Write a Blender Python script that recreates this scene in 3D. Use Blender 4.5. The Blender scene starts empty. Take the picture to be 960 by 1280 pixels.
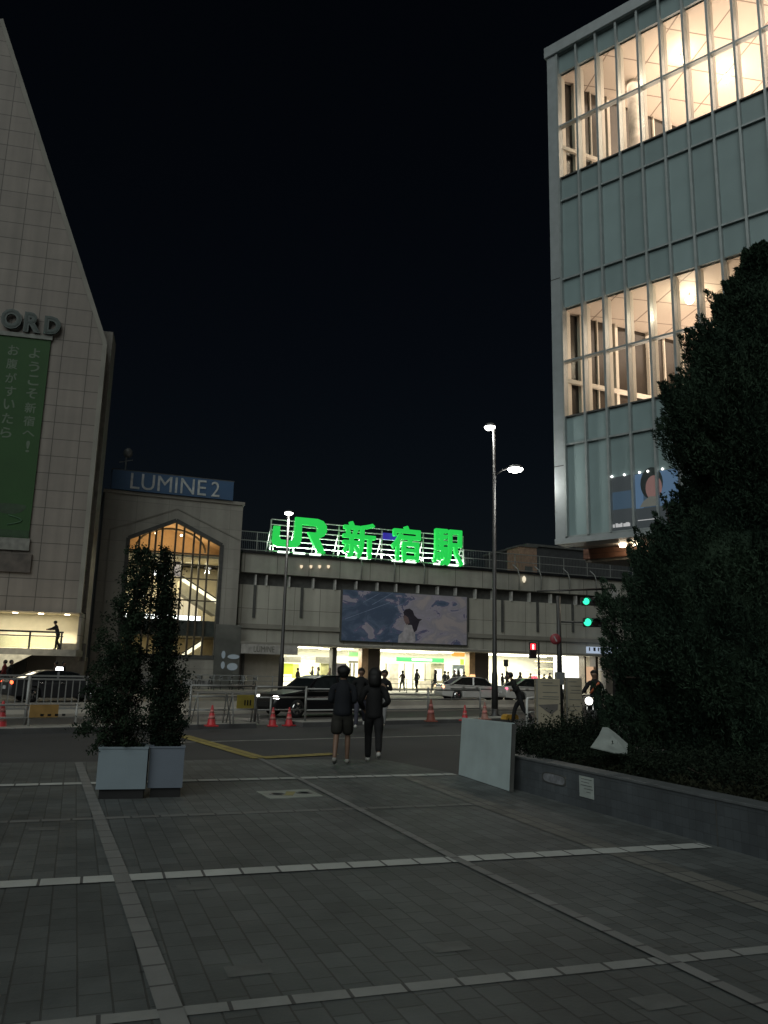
import bpy, bmesh, math, random
import numpy as np
from mathutils import Vector, Matrix
R = math.radians
PI = math.pi
rng = random.Random(7)
sc = bpy.context.scene
COL = sc.collection

# ------------------------------------------------------------------ camera
CAMZ = 1.6
TH, RO = math.atan(0.2), R(1.4)
F_ = Vector((0, math.cos(TH), math.sin(TH)))
r0 = Vector((1, 0, 0)); u0 = Vector((0, -math.sin(TH), math.cos(TH)))
RX = r0*math.cos(RO) + u0*math.sin(RO)
UX = u0*math.cos(RO) - r0*math.sin(RO)
cd = bpy.data.cameras.new('camera'); cam = bpy.data.objects.new('camera', cd); COL.objects.link(cam)
cd.sensor_fit = 'VERTICAL'; cd.sensor_height = 36; cd.sensor_width = 27
cd.lens = 36*1000/1280; cd.clip_start = 0.05; cd.clip_end = 3000
M = Matrix((RX, UX, -F_)).transposed().to_4x4(); M.translation = (0, 0, CAMZ)
cam.matrix_world = M
sc.camera = cam

def ray(px, py):
    return F_ + RX*((px-480)/1000) + UX*((640-py)/1000)
def P(px, py, Y):
    d = ray(px, py); t = Y/d.y
    return Vector((d.x*t, Y, CAMZ+d.z*t))
def G(px, py, z=0.0):
    d = ray(px, py); t = (z-CAMZ)/d.z
    return Vector((d.x*t, d.y*t, z))
class Frame:
    def __init__(s, o, deg):
        s.o = Vector((o[0], o[1], 0)); s.a = R(deg)
        s.ex = Vector((math.cos(s.a), math.sin(s.a), 0)); s.ey = Vector((-math.sin(s.a), math.cos(s.a), 0))
    def hit(s, px, py, n=0.0):
        d = ray(px, py); c = Vector((0, 0, CAMZ))
        t = (n - (c-s.o).dot(s.ey))/d.dot(s.ey)
        p = c+d*t
        return ((p-s.o).dot(s.ex), p.z)
    def w(s, x, n, z): return s.o+s.ex*x+s.ey*n+Vector((0, 0, z))

# ------------------------------------------------------------------ materials
def nt(name):
    m = bpy.data.materials.new(name); m.use_nodes = True
    t = m.node_tree; b = t.nodes['Principled BSDF']
    return m, t, b
def mat(name, col, rough=0.6, metal=0.0, var=0.25, scale=3.0, bump=0.15, bscale=60.0, coat=0.0):
    m, t, b = nt(name); N, L = t.nodes, t.links
    tc = N.new('ShaderNodeTexCoord')
    n1 = N.new('ShaderNodeTexNoise'); n1.inputs['Scale'].default_value = scale; n1.inputs['Detail'].default_value = 6
    L.new(tc.outputs['Object'], n1.inputs['Vector'])
    r = N.new('ShaderNodeMapRange'); r.inputs['From Min'].default_value = .3; r.inputs['From Max'].default_value = .7
    r.inputs['To Min'].default_value = 1-var; r.inputs['To Max'].default_value = 1+var
    L.new(n1.outputs['Fac'], r.inputs['Value'])
    mx = N.new('ShaderNodeVectorMath'); mx.operation = 'SCALE'; mx.inputs[0].default_value = col[:3]
    L.new(r.outputs['Result'], mx.inputs['Scale']); L.new(mx.outputs['Vector'], b.inputs['Base Color'])
    b.inputs['Roughness'].default_value = rough; b.inputs['Metallic'].default_value = metal
    if coat: b.inputs['Coat Weight'].default_value = coat
    if bump:
        n2 = N.new('ShaderNodeTexNoise'); n2.inputs['Scale'].default_value = bscale; n2.inputs['Detail'].default_value = 4
        L.new(tc.outputs['Object'], n2.inputs['Vector'])
        bp = N.new('ShaderNodeBump'); bp.inputs['Strength'].default_value = bump; bp.inputs['Distance'].default_value = .01
        L.new(n2.outputs['Fac'], bp.inputs['Height']); L.new(bp.outputs['Normal'], b.inputs['Normal'])
    return m
def emis(name, col, st):
    m, t, b = nt(name)
    b.inputs['Base Color'].default_value = (*[c*.3 for c in col], 1); b.inputs['Emission Color'].default_value = (*col, 1)
    b.inputs['Emission Strength'].default_value = st; b.inputs['Roughness'].default_value = .4
    return m
def glass(name, tint=(.9, .95, .93), refl=.08, rough=.03):
    m = bpy.data.materials.new(name); m.use_nodes = True
    t = m.node_tree; t.nodes.clear()
    o = t.nodes.new('ShaderNodeOutputMaterial'); a = t.nodes.new('ShaderNodeBsdfTransparent'); g = t.nodes.new('ShaderNodeBsdfGlossy')
    a.inputs['Color'].default_value = (*tint, 1); g.inputs['Roughness'].default_value = rough
    lw = t.nodes.new('ShaderNodeLayerWeight'); lw.inputs['Blend'].default_value = .25
    mr = t.nodes.new('ShaderNodeMapRange'); mr.inputs['To Min'].default_value = refl*.5; mr.inputs['To Max'].default_value = min(1, refl*5)
    x = t.nodes.new('ShaderNodeMixShader')
    t.links.new(lw.outputs['Fresnel'], mr.inputs['Value']); t.links.new(mr.outputs['Result'], x.inputs['Fac'])
    t.links.new(a.outputs[0], x.inputs[1]); t.links.new(g.outputs[0], x.inputs[2]); t.links.new(x.outputs[0], o.inputs['Surface'])
    return m
def tile_mat(name, col, grout, w, h, gw=.02, offset=0.0, rough=.55, rot=0.0, var=.12, vert=True, bump=.4, dirt=.2, dscale=.5, plane='xz', origin=(0, 0)):
    m, t, b = nt(name); N, L = t.nodes, t.links
    tc = N.new('ShaderNodeTexCoord'); sep = N.new('ShaderNodeSeparateXYZ'); L.new(tc.outputs['Object'], sep.inputs[0])
    cb = N.new('ShaderNodeCombineXYZ'); L.new(sep.outputs['X'], cb.inputs['X']); L.new(sep.outputs['Z' if plane == 'xz' else 'Y'], cb.inputs['Y'])
    mp = N.new('ShaderNodeMapping'); mp.inputs['Rotation'].default_value = (0, 0, rot); mp.inputs['Location'].default_value = (origin[0], origin[1], 0)
    L.new(cb.outputs[0], mp.inputs['Vector'])
    br = N.new('ShaderNodeTexBrick'); br.offset = offset; br.squash = 1
    br.inputs['Scale'].default_value = 1; br.inputs['Brick Width'].default_value = w; br.inputs['Row Height'].default_value = h
    br.inputs['Mortar Size'].default_value = gw; br.inputs['Mortar Smooth'].default_value = .3; br.inputs['Bias'].default_value = 0
    br.inputs['Color1'].default_value = (*[c*(1-var) for c in col], 1); br.inputs['Color2'].default_value = (*[c*(1+var) for c in col], 1)
    br.inputs['Mortar'].default_value = (*grout, 1)
    L.new(mp.outputs[0], br.inputs['Vector'])
    n1 = N.new('ShaderNodeTexNoise'); n1.inputs['Scale'].default_value = dscale; n1.inputs['Detail'].default_value = 8; n1.inputs['Roughness'].default_value = .65
    L.new(tc.outputs['Object'], n1.inputs['Vector'])
    r = N.new('ShaderNodeMapRange'); r.inputs['From Min'].default_value = .3; r.inputs['From Max'].default_value = .7
    r.inputs['To Min'].default_value = 1-dirt; r.inputs['To Max'].default_value = 1+dirt
    L.new(n1.outputs['Fac'], r.inputs['Value'])
    mx = N.new('ShaderNodeVectorMath'); mx.operation = 'SCALE'; L.new(br.outputs['Color'], mx.inputs[0]); L.new(r.outputs['Result'], mx.inputs['Scale'])
    m3 = N.new('ShaderNodeVectorMath'); m3.operation = 'SCALE'; L.new(mx.outputs['Vector'], m3.inputs[0]); r3 = N.new('ShaderNodeMapRange')
    if plane == 'xz':
        mp3 = N.new('ShaderNodeMapping'); mp3.inputs['Scale'].default_value = (1.4, 1.4, .07); L.new(tc.outputs['Object'], mp3.inputs['Vector'])
        n3 = N.new('ShaderNodeTexNoise'); n3.inputs['Scale'].default_value = 1; n3.inputs['Detail'].default_value = 6; L.new(mp3.outputs[0], n3.inputs['Vector'])
        r3.inputs['From Min'].default_value = .35; r3.inputs['From Max'].default_value = .65; r3.inputs['To Min'].default_value = .86; r3.inputs['To Max'].default_value = 1.06; L.new(n3.outputs['Fac'], r3.inputs['Value'])
    else:
        v3 = N.new('ShaderNodeTexVoronoi'); v3.inputs['Scale'].default_value = 2.3; L.new(tc.outputs['Object'], v3.inputs['Vector'])
        r3.inputs['From Min'].default_value = .035; r3.inputs['From Max'].default_value = .06; r3.inputs['To Min'].default_value = .62; r3.inputs['To Max'].default_value = 1.0; L.new(v3.outputs['Distance'], r3.inputs['Value'])
    L.new(r3.outputs['Result'], m3.inputs['Scale'])
    L.new(m3.outputs['Vector'], b.inputs['Base Color']); b.inputs['Roughness'].default_value = rough
    n2 = N.new('ShaderNodeTexNoise'); n2.inputs['Scale'].default_value = 40; n2.inputs['Detail'].default_value = 5
    L.new(tc.outputs['Object'], n2.inputs['Vector'])
    sb = N.new('ShaderNodeMath'); sb.operation = 'MULTIPLY_ADD'; sb.inputs[1].default_value = -1.0
    L.new(br.outputs['Fac'], sb.inputs[0]); 
    sc2 = N.new('ShaderNodeMath'); sc2.operation = 'MULTIPLY'; sc2.inputs[1].default_value = .35; L.new(n2.outputs['Fac'], sc2.inputs[0])
    L.new(sc2.outputs[0], sb.inputs[2])
    bp = N.new('ShaderNodeBump'); bp.inputs['Strength'].default_value = bump; bp.inputs['Distance'].default_value = .012
    L.new(sb.outputs[0], bp.inputs['Height']); L.new(bp.outputs['Normal'], b.inputs['Normal'])
    return m

# ------------------------------------------------------------------ mesh helper
class MB:
    def __init__(s): s.v = []; s.f = []; s.sm = []
    def add(s, vs, fs, smooth=False):
        k = len(s.v); s.v += [tuple(p) for p in vs]
        for f in fs: s.f.append([i+k for i in f]); s.sm.append(smooth)
        return s
    def box(s, x0, x1, y0, y1, z0, z1):
        x0, x1 = sorted((x0, x1)); y0, y1 = sorted((y0, y1)); z0, z1 = sorted((z0, z1))
        return s.add([(x0,y0,z0),(x1,y0,z0),(x1,y1,z0),(x0,y1,z0),(x0,y0,z1),(x1,y0,z1),(x1,y1,z1),(x0,y1,z1)],
              [(0,3,2,1),(4,5,6,7),(0,1,5,4),(1,2,6,5),(2,3,7,6),(3,0,4,7)])
    def bar(s, a, b, w, h=None, up=(0, 0, 1)):       # rectangular bar between points
        a = Vector(a); b = Vector(b); d = (b-a).normalized(); h = h or w
        sd = d.cross(Vector(up)); 
        if sd.length < 1e-4: sd = d.cross(Vector((1, 0, 0)))
        sd.normalize(); u = sd.cross(d).normalized()
        vs = [p+sd*(i*w/2)+u*(j*h/2) for p in (a, b) for i, j in ((-1,-1),(1,-1),(1,1),(-1,1))]
        return s.add(vs, [(0,1,2,3),(7,6,5,4),(0,4,5,1),(1,5,6,2),(2,6,7,3),(3,7,4,0)])
    def tube(s, pts, rad, seg=10, cap=True):
        pts = [Vector(p) for p in pts]; n = len(pts)
        rad = rad if isinstance(rad, (list, tuple)) else [rad]*n
        vs = []; ref = None
        for i, p in enumerate(pts):
            d = (pts[min(i+1, n-1)]-pts[max(i-1, 0)]).normalized()
            if ref is None:
                ref = d.cross(Vector((0, 0, 1)))
                if ref.length < .1: ref = d.cross(Vector((1, 0, 0)))
            ref = (ref-d*ref.dot(d)).normalized(); q = d.cross(ref)
            for k in range(seg):
                a = 2*PI*k/seg; vs.append(p+(ref*math.cos(a)+q*math.sin(a))*rad[i])
        fs = [(i*seg+k, i*seg+(k+1) % seg, (i+1)*seg+(k+1) % seg, (i+1)*seg+k) for i in range(n-1) for k in range(seg)]
        s.add(vs, fs, True)
        if cap:
            k = len(s.v)-len(vs)
            s.f.append([k+i for i in range(seg)][::-1]); s.sm.append(False)
            s.f.append([k+(n-1)*seg+i for i in range(seg)]); s.sm.append(False)
        return s
    def lathe(s, prof, seg=20, c=(0, 0, 0), axis='z', smooth=True):
        vs = []
        for r, z in prof:
            for k in range(seg):
                a = 2*PI*k/seg; x, y = r*math.cos(a), r*math.sin(a)
                p = (x, y, z) if axis == 'z' else ((x, z, y) if axis == 'y' else (z, x, y))
                vs.append((p[0]+c[0], p[1]+c[1], p[2]+c[2]))
        n = len(prof)
        fs = [(i*seg+k, i*seg+(k+1) % seg, (i+1)*seg+(k+1) % seg, (i+1)*seg+k) for i in range(n-1) for k in range(seg)]
        k0 = len(s.v); s.add(vs, fs, smooth)
        s.f.append([k0+i for i in range(seg)][::-1]); s.sm.append(False)
        s.f.append([k0+(n-1)*seg+i for i in range(seg)]); s.sm.append(False)
        return s
    def ball(s, c, r, seg=14, ring=9):
        r = r if isinstance(r, (tuple, list)) else (r, r, r)
        prof = []
        vs = [(c[0], c[1], c[2]-r[2])]
        for i in range(1, ring):
            a = -PI/2+PI*i/ring
            for k in range(seg):
                b = 2*PI*k/seg; vs.append((c[0]+r[0]*math.cos(a)*math.cos(b), c[1]+r[1]*math.cos(a)*math.sin(b), c[2]+r[2]*math.sin(a)))
        vs.append((c[0], c[1], c[2]+r[2])); fs = []
        for k in range(seg): fs.append((0, 1+(k+1) % seg, 1+k)); 
        for i in range(ring-2):
            for k in range(seg): fs.append((1+i*seg+k, 1+i*seg+(k+1) % seg, 1+(i+1)*seg+(k+1) % seg, 1+(i+1)*seg+k))
        l = len(vs)-1; o = 1+(ring-2)*seg
        for k in range(seg): fs.append((o+k, o+(k+1) % seg, l))
        return s.add(vs, fs, True)
    def prism(s, poly, y0, y1, plane='xz'):           # polygon (a,b) extruded along the third axis
        n = len(poly)
        def q(a, b, c): return (a, c, b) if plane == 'xz' else ((a, b, c) if plane == 'xy' else (c, a, b))
        vs = [q(a, b, y0) for a, b in poly]+[q(a, b, y1) for a, b in poly]
        fs = [tuple(range(n))[::-1], tuple(range(n, 2*n))]+[(i, (i+1) % n, n+(i+1) % n, n+i) for i in range(n)]
        return s.add(vs, fs)
    def mesh(s, name):
        me = bpy.data.meshes.new(name); me.from_pydata(s.v, [], s.f)
        me.polygons.foreach_set('use_smooth', s.sm); 
        bm = bmesh.new(); bm.from_mesh(me); bmesh.ops.recalc_face_normals(bm, faces=bm.faces); bm.to_mesh(me); bm.free()
        me.update(); return me
    def build(s, name, m, parent=None, bevel=0, loc=None, rz=None):
        o = bpy.data.objects.new(name, s.mesh(name)); COL.objects.link(o)
        if m: o.data.materials.append(m)
        if parent: o.parent = parent
        if loc is not None: o.location = loc
        if rz is not None: o.rotation_euler.z = rz
        if bevel:
            b = o.modifiers.new('bevel', 'BEVEL'); b.width = bevel; b.segments = 2; b.limit_method = 'ANGLE'
        return o
def tag(o, label=None, cat=None, group=None, kind=None):
    if label: o['label'] = label
    if cat: o['category'] = cat
    if group: o['group'] = group
    if kind: o['kind'] = kind
    return o
def thing(name, label, cat, loc=(0, 0, 0), rz=0, group=None):
    o = bpy.data.objects.new(name, None); COL.objects.link(o); o.empty_display_size = .3
    o.location = loc; o.rotation_euler.z = rz
    return tag(o, label, cat, group)
def copy_tree(o, parent=None):
    c = o.copy(); COL.objects.link(c); c.parent = parent
    for ch in list(o.children): copy_tree(ch, c)
    return c
def light(name, kind, loc, energy, col=(1, 1, 1), size=.3, rot=None, size_y=None, spot=None, parent=None):
    l = bpy.data.lights.new(name, kind); l.energy = energy; l.color = col
    if kind == 'AREA':
        l.size = size
        if size_y: l.shape = 'RECTANGLE'; l.size_y = size_y
    elif kind in ('POINT', 'SPOT'): l.shadow_soft_size = size
    if spot: l.spot_size = R(spot); l.spot_blend = .6
    o = bpy.data.objects.new(name, l); COL.objects.link(o); o.location = loc
    if rot: o.rotation_euler = rot
    if parent: o.parent = parent
    return o
def text_mesh(s, w=None, h=None, depth=.05, offset=0.0, spacing=1.0, shear=0.0):
    bold = 0
    if offset > 0 and ord(s[0]) > 0x3000: bold, offset = offset, 0.0        # dense characters: thicken with shifted copies
    c = bpy.data.curves.new('t', 'FONT'); c.body = s; c.size = 1; c.extrude = .02; c.offset = offset; c.space_character = spacing
    c.resolution_u = 3; c.shear = shear
    o = bpy.data.objects.new('t', c); COL.objects.link(o)
    bpy.context.view_layer.update()
    dg = bpy.context.evaluated_depsgraph_get(); me = bpy.data.meshes.new_from_object(o.evaluated_get(dg))
    bpy.data.objects.remove(o); bpy.data.curves.remove(c)
    if bold:
        vs = [v.co.copy() for v in me.vertices]; fs = [list(p.vertices) for p in me.polygons]; V, Fc = [], []
        for i in range(9):
            k = len(V); dx, dy = (0, 0) if i == 0 else (bold*math.cos(i*PI/4), bold*math.sin(i*PI/4)); e = 1-.012*i
            V += [(v.x+dx, v.y+dy, v.z*e) for v in vs]; Fc += [[q+k for q in f] for f in fs]
        me = bpy.data.meshes.new('t'); me.from_pydata(V, [], Fc); me.update()
    n = len(me.vertices); a = np.zeros(n*3); me.vertices.foreach_get('co', a); a = a.reshape(-1, 3)
    mn, mxx = a.min(0), a.max(0); a -= (mn+mxx)/2; d = mxx-mn
    sx = (w/d[0]) if w else (h/d[1]); sy = (h/d[1]) if h else sx
    out = np.stack([a[:, 0]*sx, a[:, 2]/max(d[2], 1e-6)*depth, a[:, 1]*sy], 1)   # stands in xz, front faces -y
    out[:, 1] *= -1
    me.vertices.foreach_set('co', out.ravel()); 
    bm = bmesh.new(); bm.from_mesh(me); bmesh.ops.remove_doubles(bm, verts=bm.verts, dist=1e-5); bmesh.ops.recalc_face_normals(bm, faces=bm.faces); bm.to_mesh(me); bm.free()
    me.update(); return me
def mesh_obj(name, me, m, parent=None, loc=(0, 0, 0), rz=0):
    o = bpy.data.objects.new(name, me); COL.objects.link(o); me.materials.clear(); me.materials.append(m)
    o.parent = parent; o.location = loc; o.rotation_euler.z = rz
    return o

# shared materials
m_steel = mat('painted steel grey', (.17, .18, .18), .45, .3, .15)
m_dark = mat('dark metal', (.025, .027, .03), .4, .5, .2)
m_white = mat('white paint', (.7, .7, .68), .5, 0, .08)
m_black = mat('black rubber', (.015, .015, .016), .75)
m_chrome = mat('chrome', (.6, .6, .6), .15, 1, .05, bump=0)
m_lamp = emis('lamp white', (1, .98, .9), 14)
m_warm = emis('lamp warm', (1, .82, .58), 9)

# ------------------------------------------------------------------ world & key light
AZ, EL = R(200), R(38)       # added fill for city glow and unseen plaza lamps behind the camera
w = bpy.data.worlds.new('World'); sc.world = w; w.use_nodes = True
t = w.node_tree; bg = t.nodes['Background']; sky = t.nodes.new('ShaderNodeTexSky'); sky.sky_type = 'NISHITA'; sky.sun_disc = False
sky.sun_elevation = EL; sky.sun_rotation = AZ
t.links.new(sky.outputs[0], bg.inputs['Color']); bg.inputs['Strength'].default_value = SKY_ST = .0010
sl = bpy.data.lights.new('plaza_fill', 'SUN'); sl.energy = 1.05; sl.angle = R(55); sl.color = (.93, 1, .96)
so = bpy.data.objects.new('plaza_fill', sl); COL.objects.link(so)
dv = Vector((math.sin(AZ)*math.cos(EL), math.cos(AZ)*math.cos(EL), math.sin(EL)))
so.rotation_euler = dv.to_track_quat('Z', 'Y').to_euler(); so.location = (0, -10, 30)
sc.view_settings.view_transform = 'Standard'; sc.view_settings.look = 'None'; sc.view_settings.gamma = 1; sc.view_settings.exposure = 0
sc.cycles.use_denoising = True
sc.cycles.max_bounces = 5; sc.cycles.diffuse_bounces = 2; sc.cycles.glossy_bounces = 3; sc.cycles.transparent_max_bounces = 12
sc.cycles.sample_clamp_indirect = 3; sc.cycles.caustics_reflective = False; sc.cycles.caustics_refractive = False

# ------------------------------------------------------------------ ground
GA = 20.5                        # paving grid runs this far from the view axis
def sheet(name, pts, z, m, rz=R(GA), org=None):
    org = Vector(org or (0, 0, 0)); mi = Matrix.Rotation(-rz, 3, 'Z')
    vs = [mi @ (Vector((p[0], p[1], 0))-org) for p in pts]
    mb = MB(); mb.add([(v.x, v.y, 0) for v in vs], [tuple(range(len(vs)))])
    o = mb.build(name, m, loc=(org.x, org.y, z), rz=rz)
    if o.data.polygons[0].normal.z < 0:
        o.data.flip_normals()
    return tag(o, kind='structure')
m_asph = mat('asphalt', (.06, .06, .062), .75, 0, .3, .25, .5, 90)
m_asph2 = mat('road asphalt', (.075, .07, .066), .6, 0, .3, .2, .4, 90)
m_pave = tile_mat('pavers', (.097, .107, .106), (.060, .063, .061), .24, .16, .006, .5, .62, PI/2, .17, plane='xy', dirt=.34, dscale=.9, bump=.6)
m_band = tile_mat('pale paving band', (.47, .49, .47), (.10, .10, .10), .3, 3, .012, 0, .7, 0, .1, plane='xy', dirt=.15, dscale=2, origin=(0, 1.5))
m_kerb = tile_mat('kerb stone', (.34, .33, .30), (.1, .1, .1), .6, 3, .012, 0, .7, 0, .1, plane='xy', dirt=.2, dscale=2)
g = MB(); g.box(-700, 700, -300, 1100, -.3, 0); tag(g.build('ground', m_asph), kind='structure')
# plaza paving
a = G(-260, 958); b = G(325, 949); c = G(482, 950); d = G(566, 967); e = G(655, 985)
sheet('plaza_paving', [a, b, c, d, e, Vector((9, 9, 0)), Vector((9, -8, 0)), Vector((-16, -8, 0)), Vector((-16, a.y-2, 0))], .004, m_pave)
def band(name, p, q, wid, z=.008, m=None, off=0):
    p = Vector(p); q = Vector(q); d = (q-p); L = d.length; rz = math.atan2(d.y, d.x)
    o = MB().add([(0, -wid/2, 0), (L, -wid/2, 0), (L, wid/2, 0), (0, wid/2, 0)], [(0, 1, 2, 3)]).build(name, m or m_band, loc=(p.x, p.y, z), rz=rz)
    return tag(o, kind='structure')
m_bandL = tile_mat('slim pale paving band', (.27, .28, .27), (.08, .08, .08), .3, 3, .012, 0, .7, 0, .1, plane='xy', dirt=.2, dscale=2, origin=(0, 1.5))
band('paving_band', G(-250, 1122), G(882, 1058), .20, .013)
band('paving_band', G(-60, 1297), G(1010, 1183), .11, .009, m_bandL)
band('paving_band', G(-250, 989), G(568, 968.5), .20, .013)
m_band2 = tile_mat('grey paving band', (.17, .175, .17), (.08, .08, .08), .3, 3, .012, 0, .7, 0, .1, plane='xy', dirt=.15, dscale=2, origin=(0, 1.5))
m_band3 = tile_mat('long paving band', (.21, .215, .21), (.09, .09, .09), .3, 3, .012, 0, .7, 0, .1, plane='xy', dirt=.15, dscale=2, origin=(0, 1.5))
band('paving_band', G(-250, 1038), G(590, 1006), .12, m=m_band2)
def polyband(name, pts, wid, z, m):
    for i in range(len(pts)-1): band(name, pts[i], pts[i+1], wid, z, m)
polyband('paving_band', [G(98, 954), G(150, 1094), G(222, 1292)], .12, .016, m_band3)
polyband('paving_band', [G(325, 949), G(570, 1075), G(990, 1277)], .09, .016, m_band3)
m_band4 = tile_mat('dull paving band', (.155, .155, .14), (.08, .08, .08), .3, .3, .012, 0, .7, 0, .2, plane='xy', dirt=.2, dscale=2)
polyband('paving_band', [G(505, 969), G(700, 1040), G(1010, 1150)], .30, .0095, m_band4)
m_patch = mat('replacement paver', (.128, .136, .132), .65, 0, .2, 6)
for (px_, py_) in ((310, 1214), (242, 1110), (822, 1254), (52, 1037), (560, 1185)):
    c0 = G(px_, py_); rz_ = R(GA)
    tag(MB().add([(-.12, -.08, 0), (.12, -.08, 0), (.12, .08, 0), (-.12, .08, 0)], [(0, 1, 2, 3)]).build('paving_patch', m_patch, loc=(c0.x, c0.y, .0075), rz=rz_), kind='structure')
m_tac = tile_mat('yellow tactile tile', (.36, .29, .08), (.15, .12, .04), .3, .3, .02, 0, .7, 0, .15, plane='xy', dirt=.3, dscale=3)
polyband('tactile_paving', [G(228, 920), G(326, 948.5)], .34, .012, m_tac)
polyband('tactile_paving', [G(326, 948), G(418, 943)], .34, .016, m_tac)
# pale access cover in the pavement
cov = thing('access_cover', 'pale rectangular access cover set in the dark paving', 'manhole cover')
q = [G(320, 990.5), G(385, 987.5), G(404, 996), G(338, 999.5)]
mc = mat('pale cover', (.28, .30, .27), .6, 0, .2, 4)
MB().add([(p.x, p.y, .013) for p in q]+[(p.x, p.y, 0.0) for p in q], [(0, 1, 2, 3), (4, 5, 1, 0), (5, 6, 2, 1), (6, 7, 3, 2), (7, 4, 0, 3)]).build('plate', mc, cov)
for f in (.27, .78):
    c0 = (q[0]*(1-f)+q[1]*f + q[3]*(1-f)+q[2]*f)/2
    MB().lathe([(.11, 0), (.11, .004), (.075, .004), (.075, .0)], 20, (c0.x, c0.y, .0135)).build('ring', m_steel, cov)
m_tacp = mat('worn yellow plate', (.26, .24, .10), .7)
c0 = (q[0]+q[1]+q[2]+q[3])/4
MB().box(c0.x-.06, c0.x+.06, c0.y-.16, c0.y+.16, .0135, .017).build('centre_strip', m_tacp, cov)
# service road marking lines
m_line = mat('worn road paint', (.34, .34, .32), .6, 0, .35, 4)
band('road_marking', G(225, 928), G(700, 916), .12, .004, m_line)
# kerbed island with the railings
KA = (G(200, 913), G(640, 902))
kd = (KA[1]-KA[0]).normalized(); kang = math.atan2(kd.y, kd.x); kp = Vector((-kd.y, kd.x, 0))
def kline(px, off=0.0):          # point on the kerb line seen at column px
    d = ray(px, 905); d = Vector((d.x, d.y, 0)); o = KA[0]+kp*off
    # intersect ground track with kerb line
    A = Matrix(((d.x, -kd.x), (d.y, -kd.y))).inverted() @ Vector((o.x, o.y))
    return d*A.x
def island(x0, x1):
    p, q2 = kline(x0), kline(x1); L = (q2-p).length
    tag(MB().box(0, L, 0, 1.0, -.05, .13).build('traffic_island', m_kerb, loc=(p.x, p.y, 0), rz=kang, bevel=.02), kind='structure')
island(-260, 321); island(378, 648)
# main road beyond, lane lines
p, q2 = kline(-500, 1.02), kline(1400, 1.02)
FR = Frame((p.x, p.y), math.degrees(kang)); Lr = (q2-p).length
tag(MB().add([(0, 0, 0), (Lr, 0, 0), (Lr, 25, 0), (0, 25, 0)], [(0, 1, 2, 3)]).build('main_road', m_asph2, loc=(p.x, p.y, .004), rz=kang), kind='structure')
for off in (4.2, 7.6, 15.5, 19):
    k = 0.0
    while k < Lr-6:
        tag(MB().box(k, k+4, off, off+.14, .0, .004).build('road_marking', m_line, loc=(p.x, p.y, .005), rz=kang), kind='structure')
        k += 9

# ------------------------------------------------------------------ frames of the buildings
A0 = P(297, 840, 62); ST = Frame((A0.x, A0.y), 21)
s_, z_ = ST.hit(131, 620, -1.2); LUo = ST.w(s_, -1.2, 0); LU = Frame((LUo.x, LUo.y), 21)
A1 = P(126, 620, 50); LB = Frame((A1.x, A1.y), 13)
A2 = P(697, 675, 32); RT = Frame((A2.x, A2.y), -42.1)

# pavement in front of the station
m_side = tile_mat('station pavement', (.22, .21, .19), (.1, .1, .1), .6, .6, .01, 0, .6, 0, .1, plane='xy')
tag(MB().box(-45, 75, -7.5, 12, -.05, .12).build('station_pavement', m_side, loc=(A0.x, A0.y, 0), rz=ST.a), kind='structure')
# median barrier wall between the carriageways
mw = mat('concrete median', (.34, .32, .28), .8, 0, .25, .8)
p1 = G(232, 893); p2 = G(648, 886)
d = p2-p1; ang = math.atan2(d.y, d.x)
md = MB(); L = d.length*2.2
md.prism([(-.28, 0), (-.28, .1), (-.12, .22), (-.09, .42), (.09, .42), (.12, .22), (.28, .1), (.28, 0)], -L*.25, L, plane='yz')
o = md.build('median_barrier', mw, loc=p1-kp*0, rz=ang); tag(o, 'long low concrete barrier between the two carriageways', 'barrier')

# ================================================================== STATION
zt = lambda px, py, n=0: ST.hit(px, py, n)[1]
xs = lambda px, n=0: ST.hit(px, 840, n)[0]
SL = ST.hit(298, 760)[0]
z_top = zt(300, 691); z_b1 = zt(300, 715); z_b0 = zt(300, 730); z_led = zt(300, 779); z_can = zt(300, 802); z_open = zt(365, 807.5)
print('station z', z_top, z_b1, z_b0, z_led, z_can, z_open)
SR = 58.0
st = thing('station_building', 'long grey railway station front with bright open concourse at street level', 'station', ST.o, ST.a)
m_stone = tile_mat('facade panels', (.41, .40, .35), (.12, .115, .10), 2.1, 3.1, .02, 0, .6, 0, .07, dirt=.15, dscale=.35, bump=.3)
m_stone2 = tile_mat('parapet panels', (.355, .35, .31), (.12, .115, .10), 2.6, 2.2, .03, 0, .6, 0, .06, dirt=.18, dscale=.4, bump=.3)
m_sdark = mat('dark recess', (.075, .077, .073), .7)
m_ledge = mat('concrete ledge', (.24, .23, .20), .7, 0, .2, .6)
MB().box(SL, SR, 0, 14, z_can, z_b0).build('wall', m_stone, st)
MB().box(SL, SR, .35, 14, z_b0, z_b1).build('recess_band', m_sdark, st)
MB().box(SL, SR, -.25, 14, z_b1, z_top).build('parapet', m_stone2, st)
MB().box(SL, SR, -.40, 1, z_top, z_top+.18).build('coping', m_dark, st)
MB().box(SL, SR, -.18, 0, z_led-.35, z_led).build('ledge', m_ledge, st)
MB().box(SL, SR, -1.3, 0, z_open, z_can-.003).build('canopy', m_ledge, st, bevel=.04)
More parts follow.
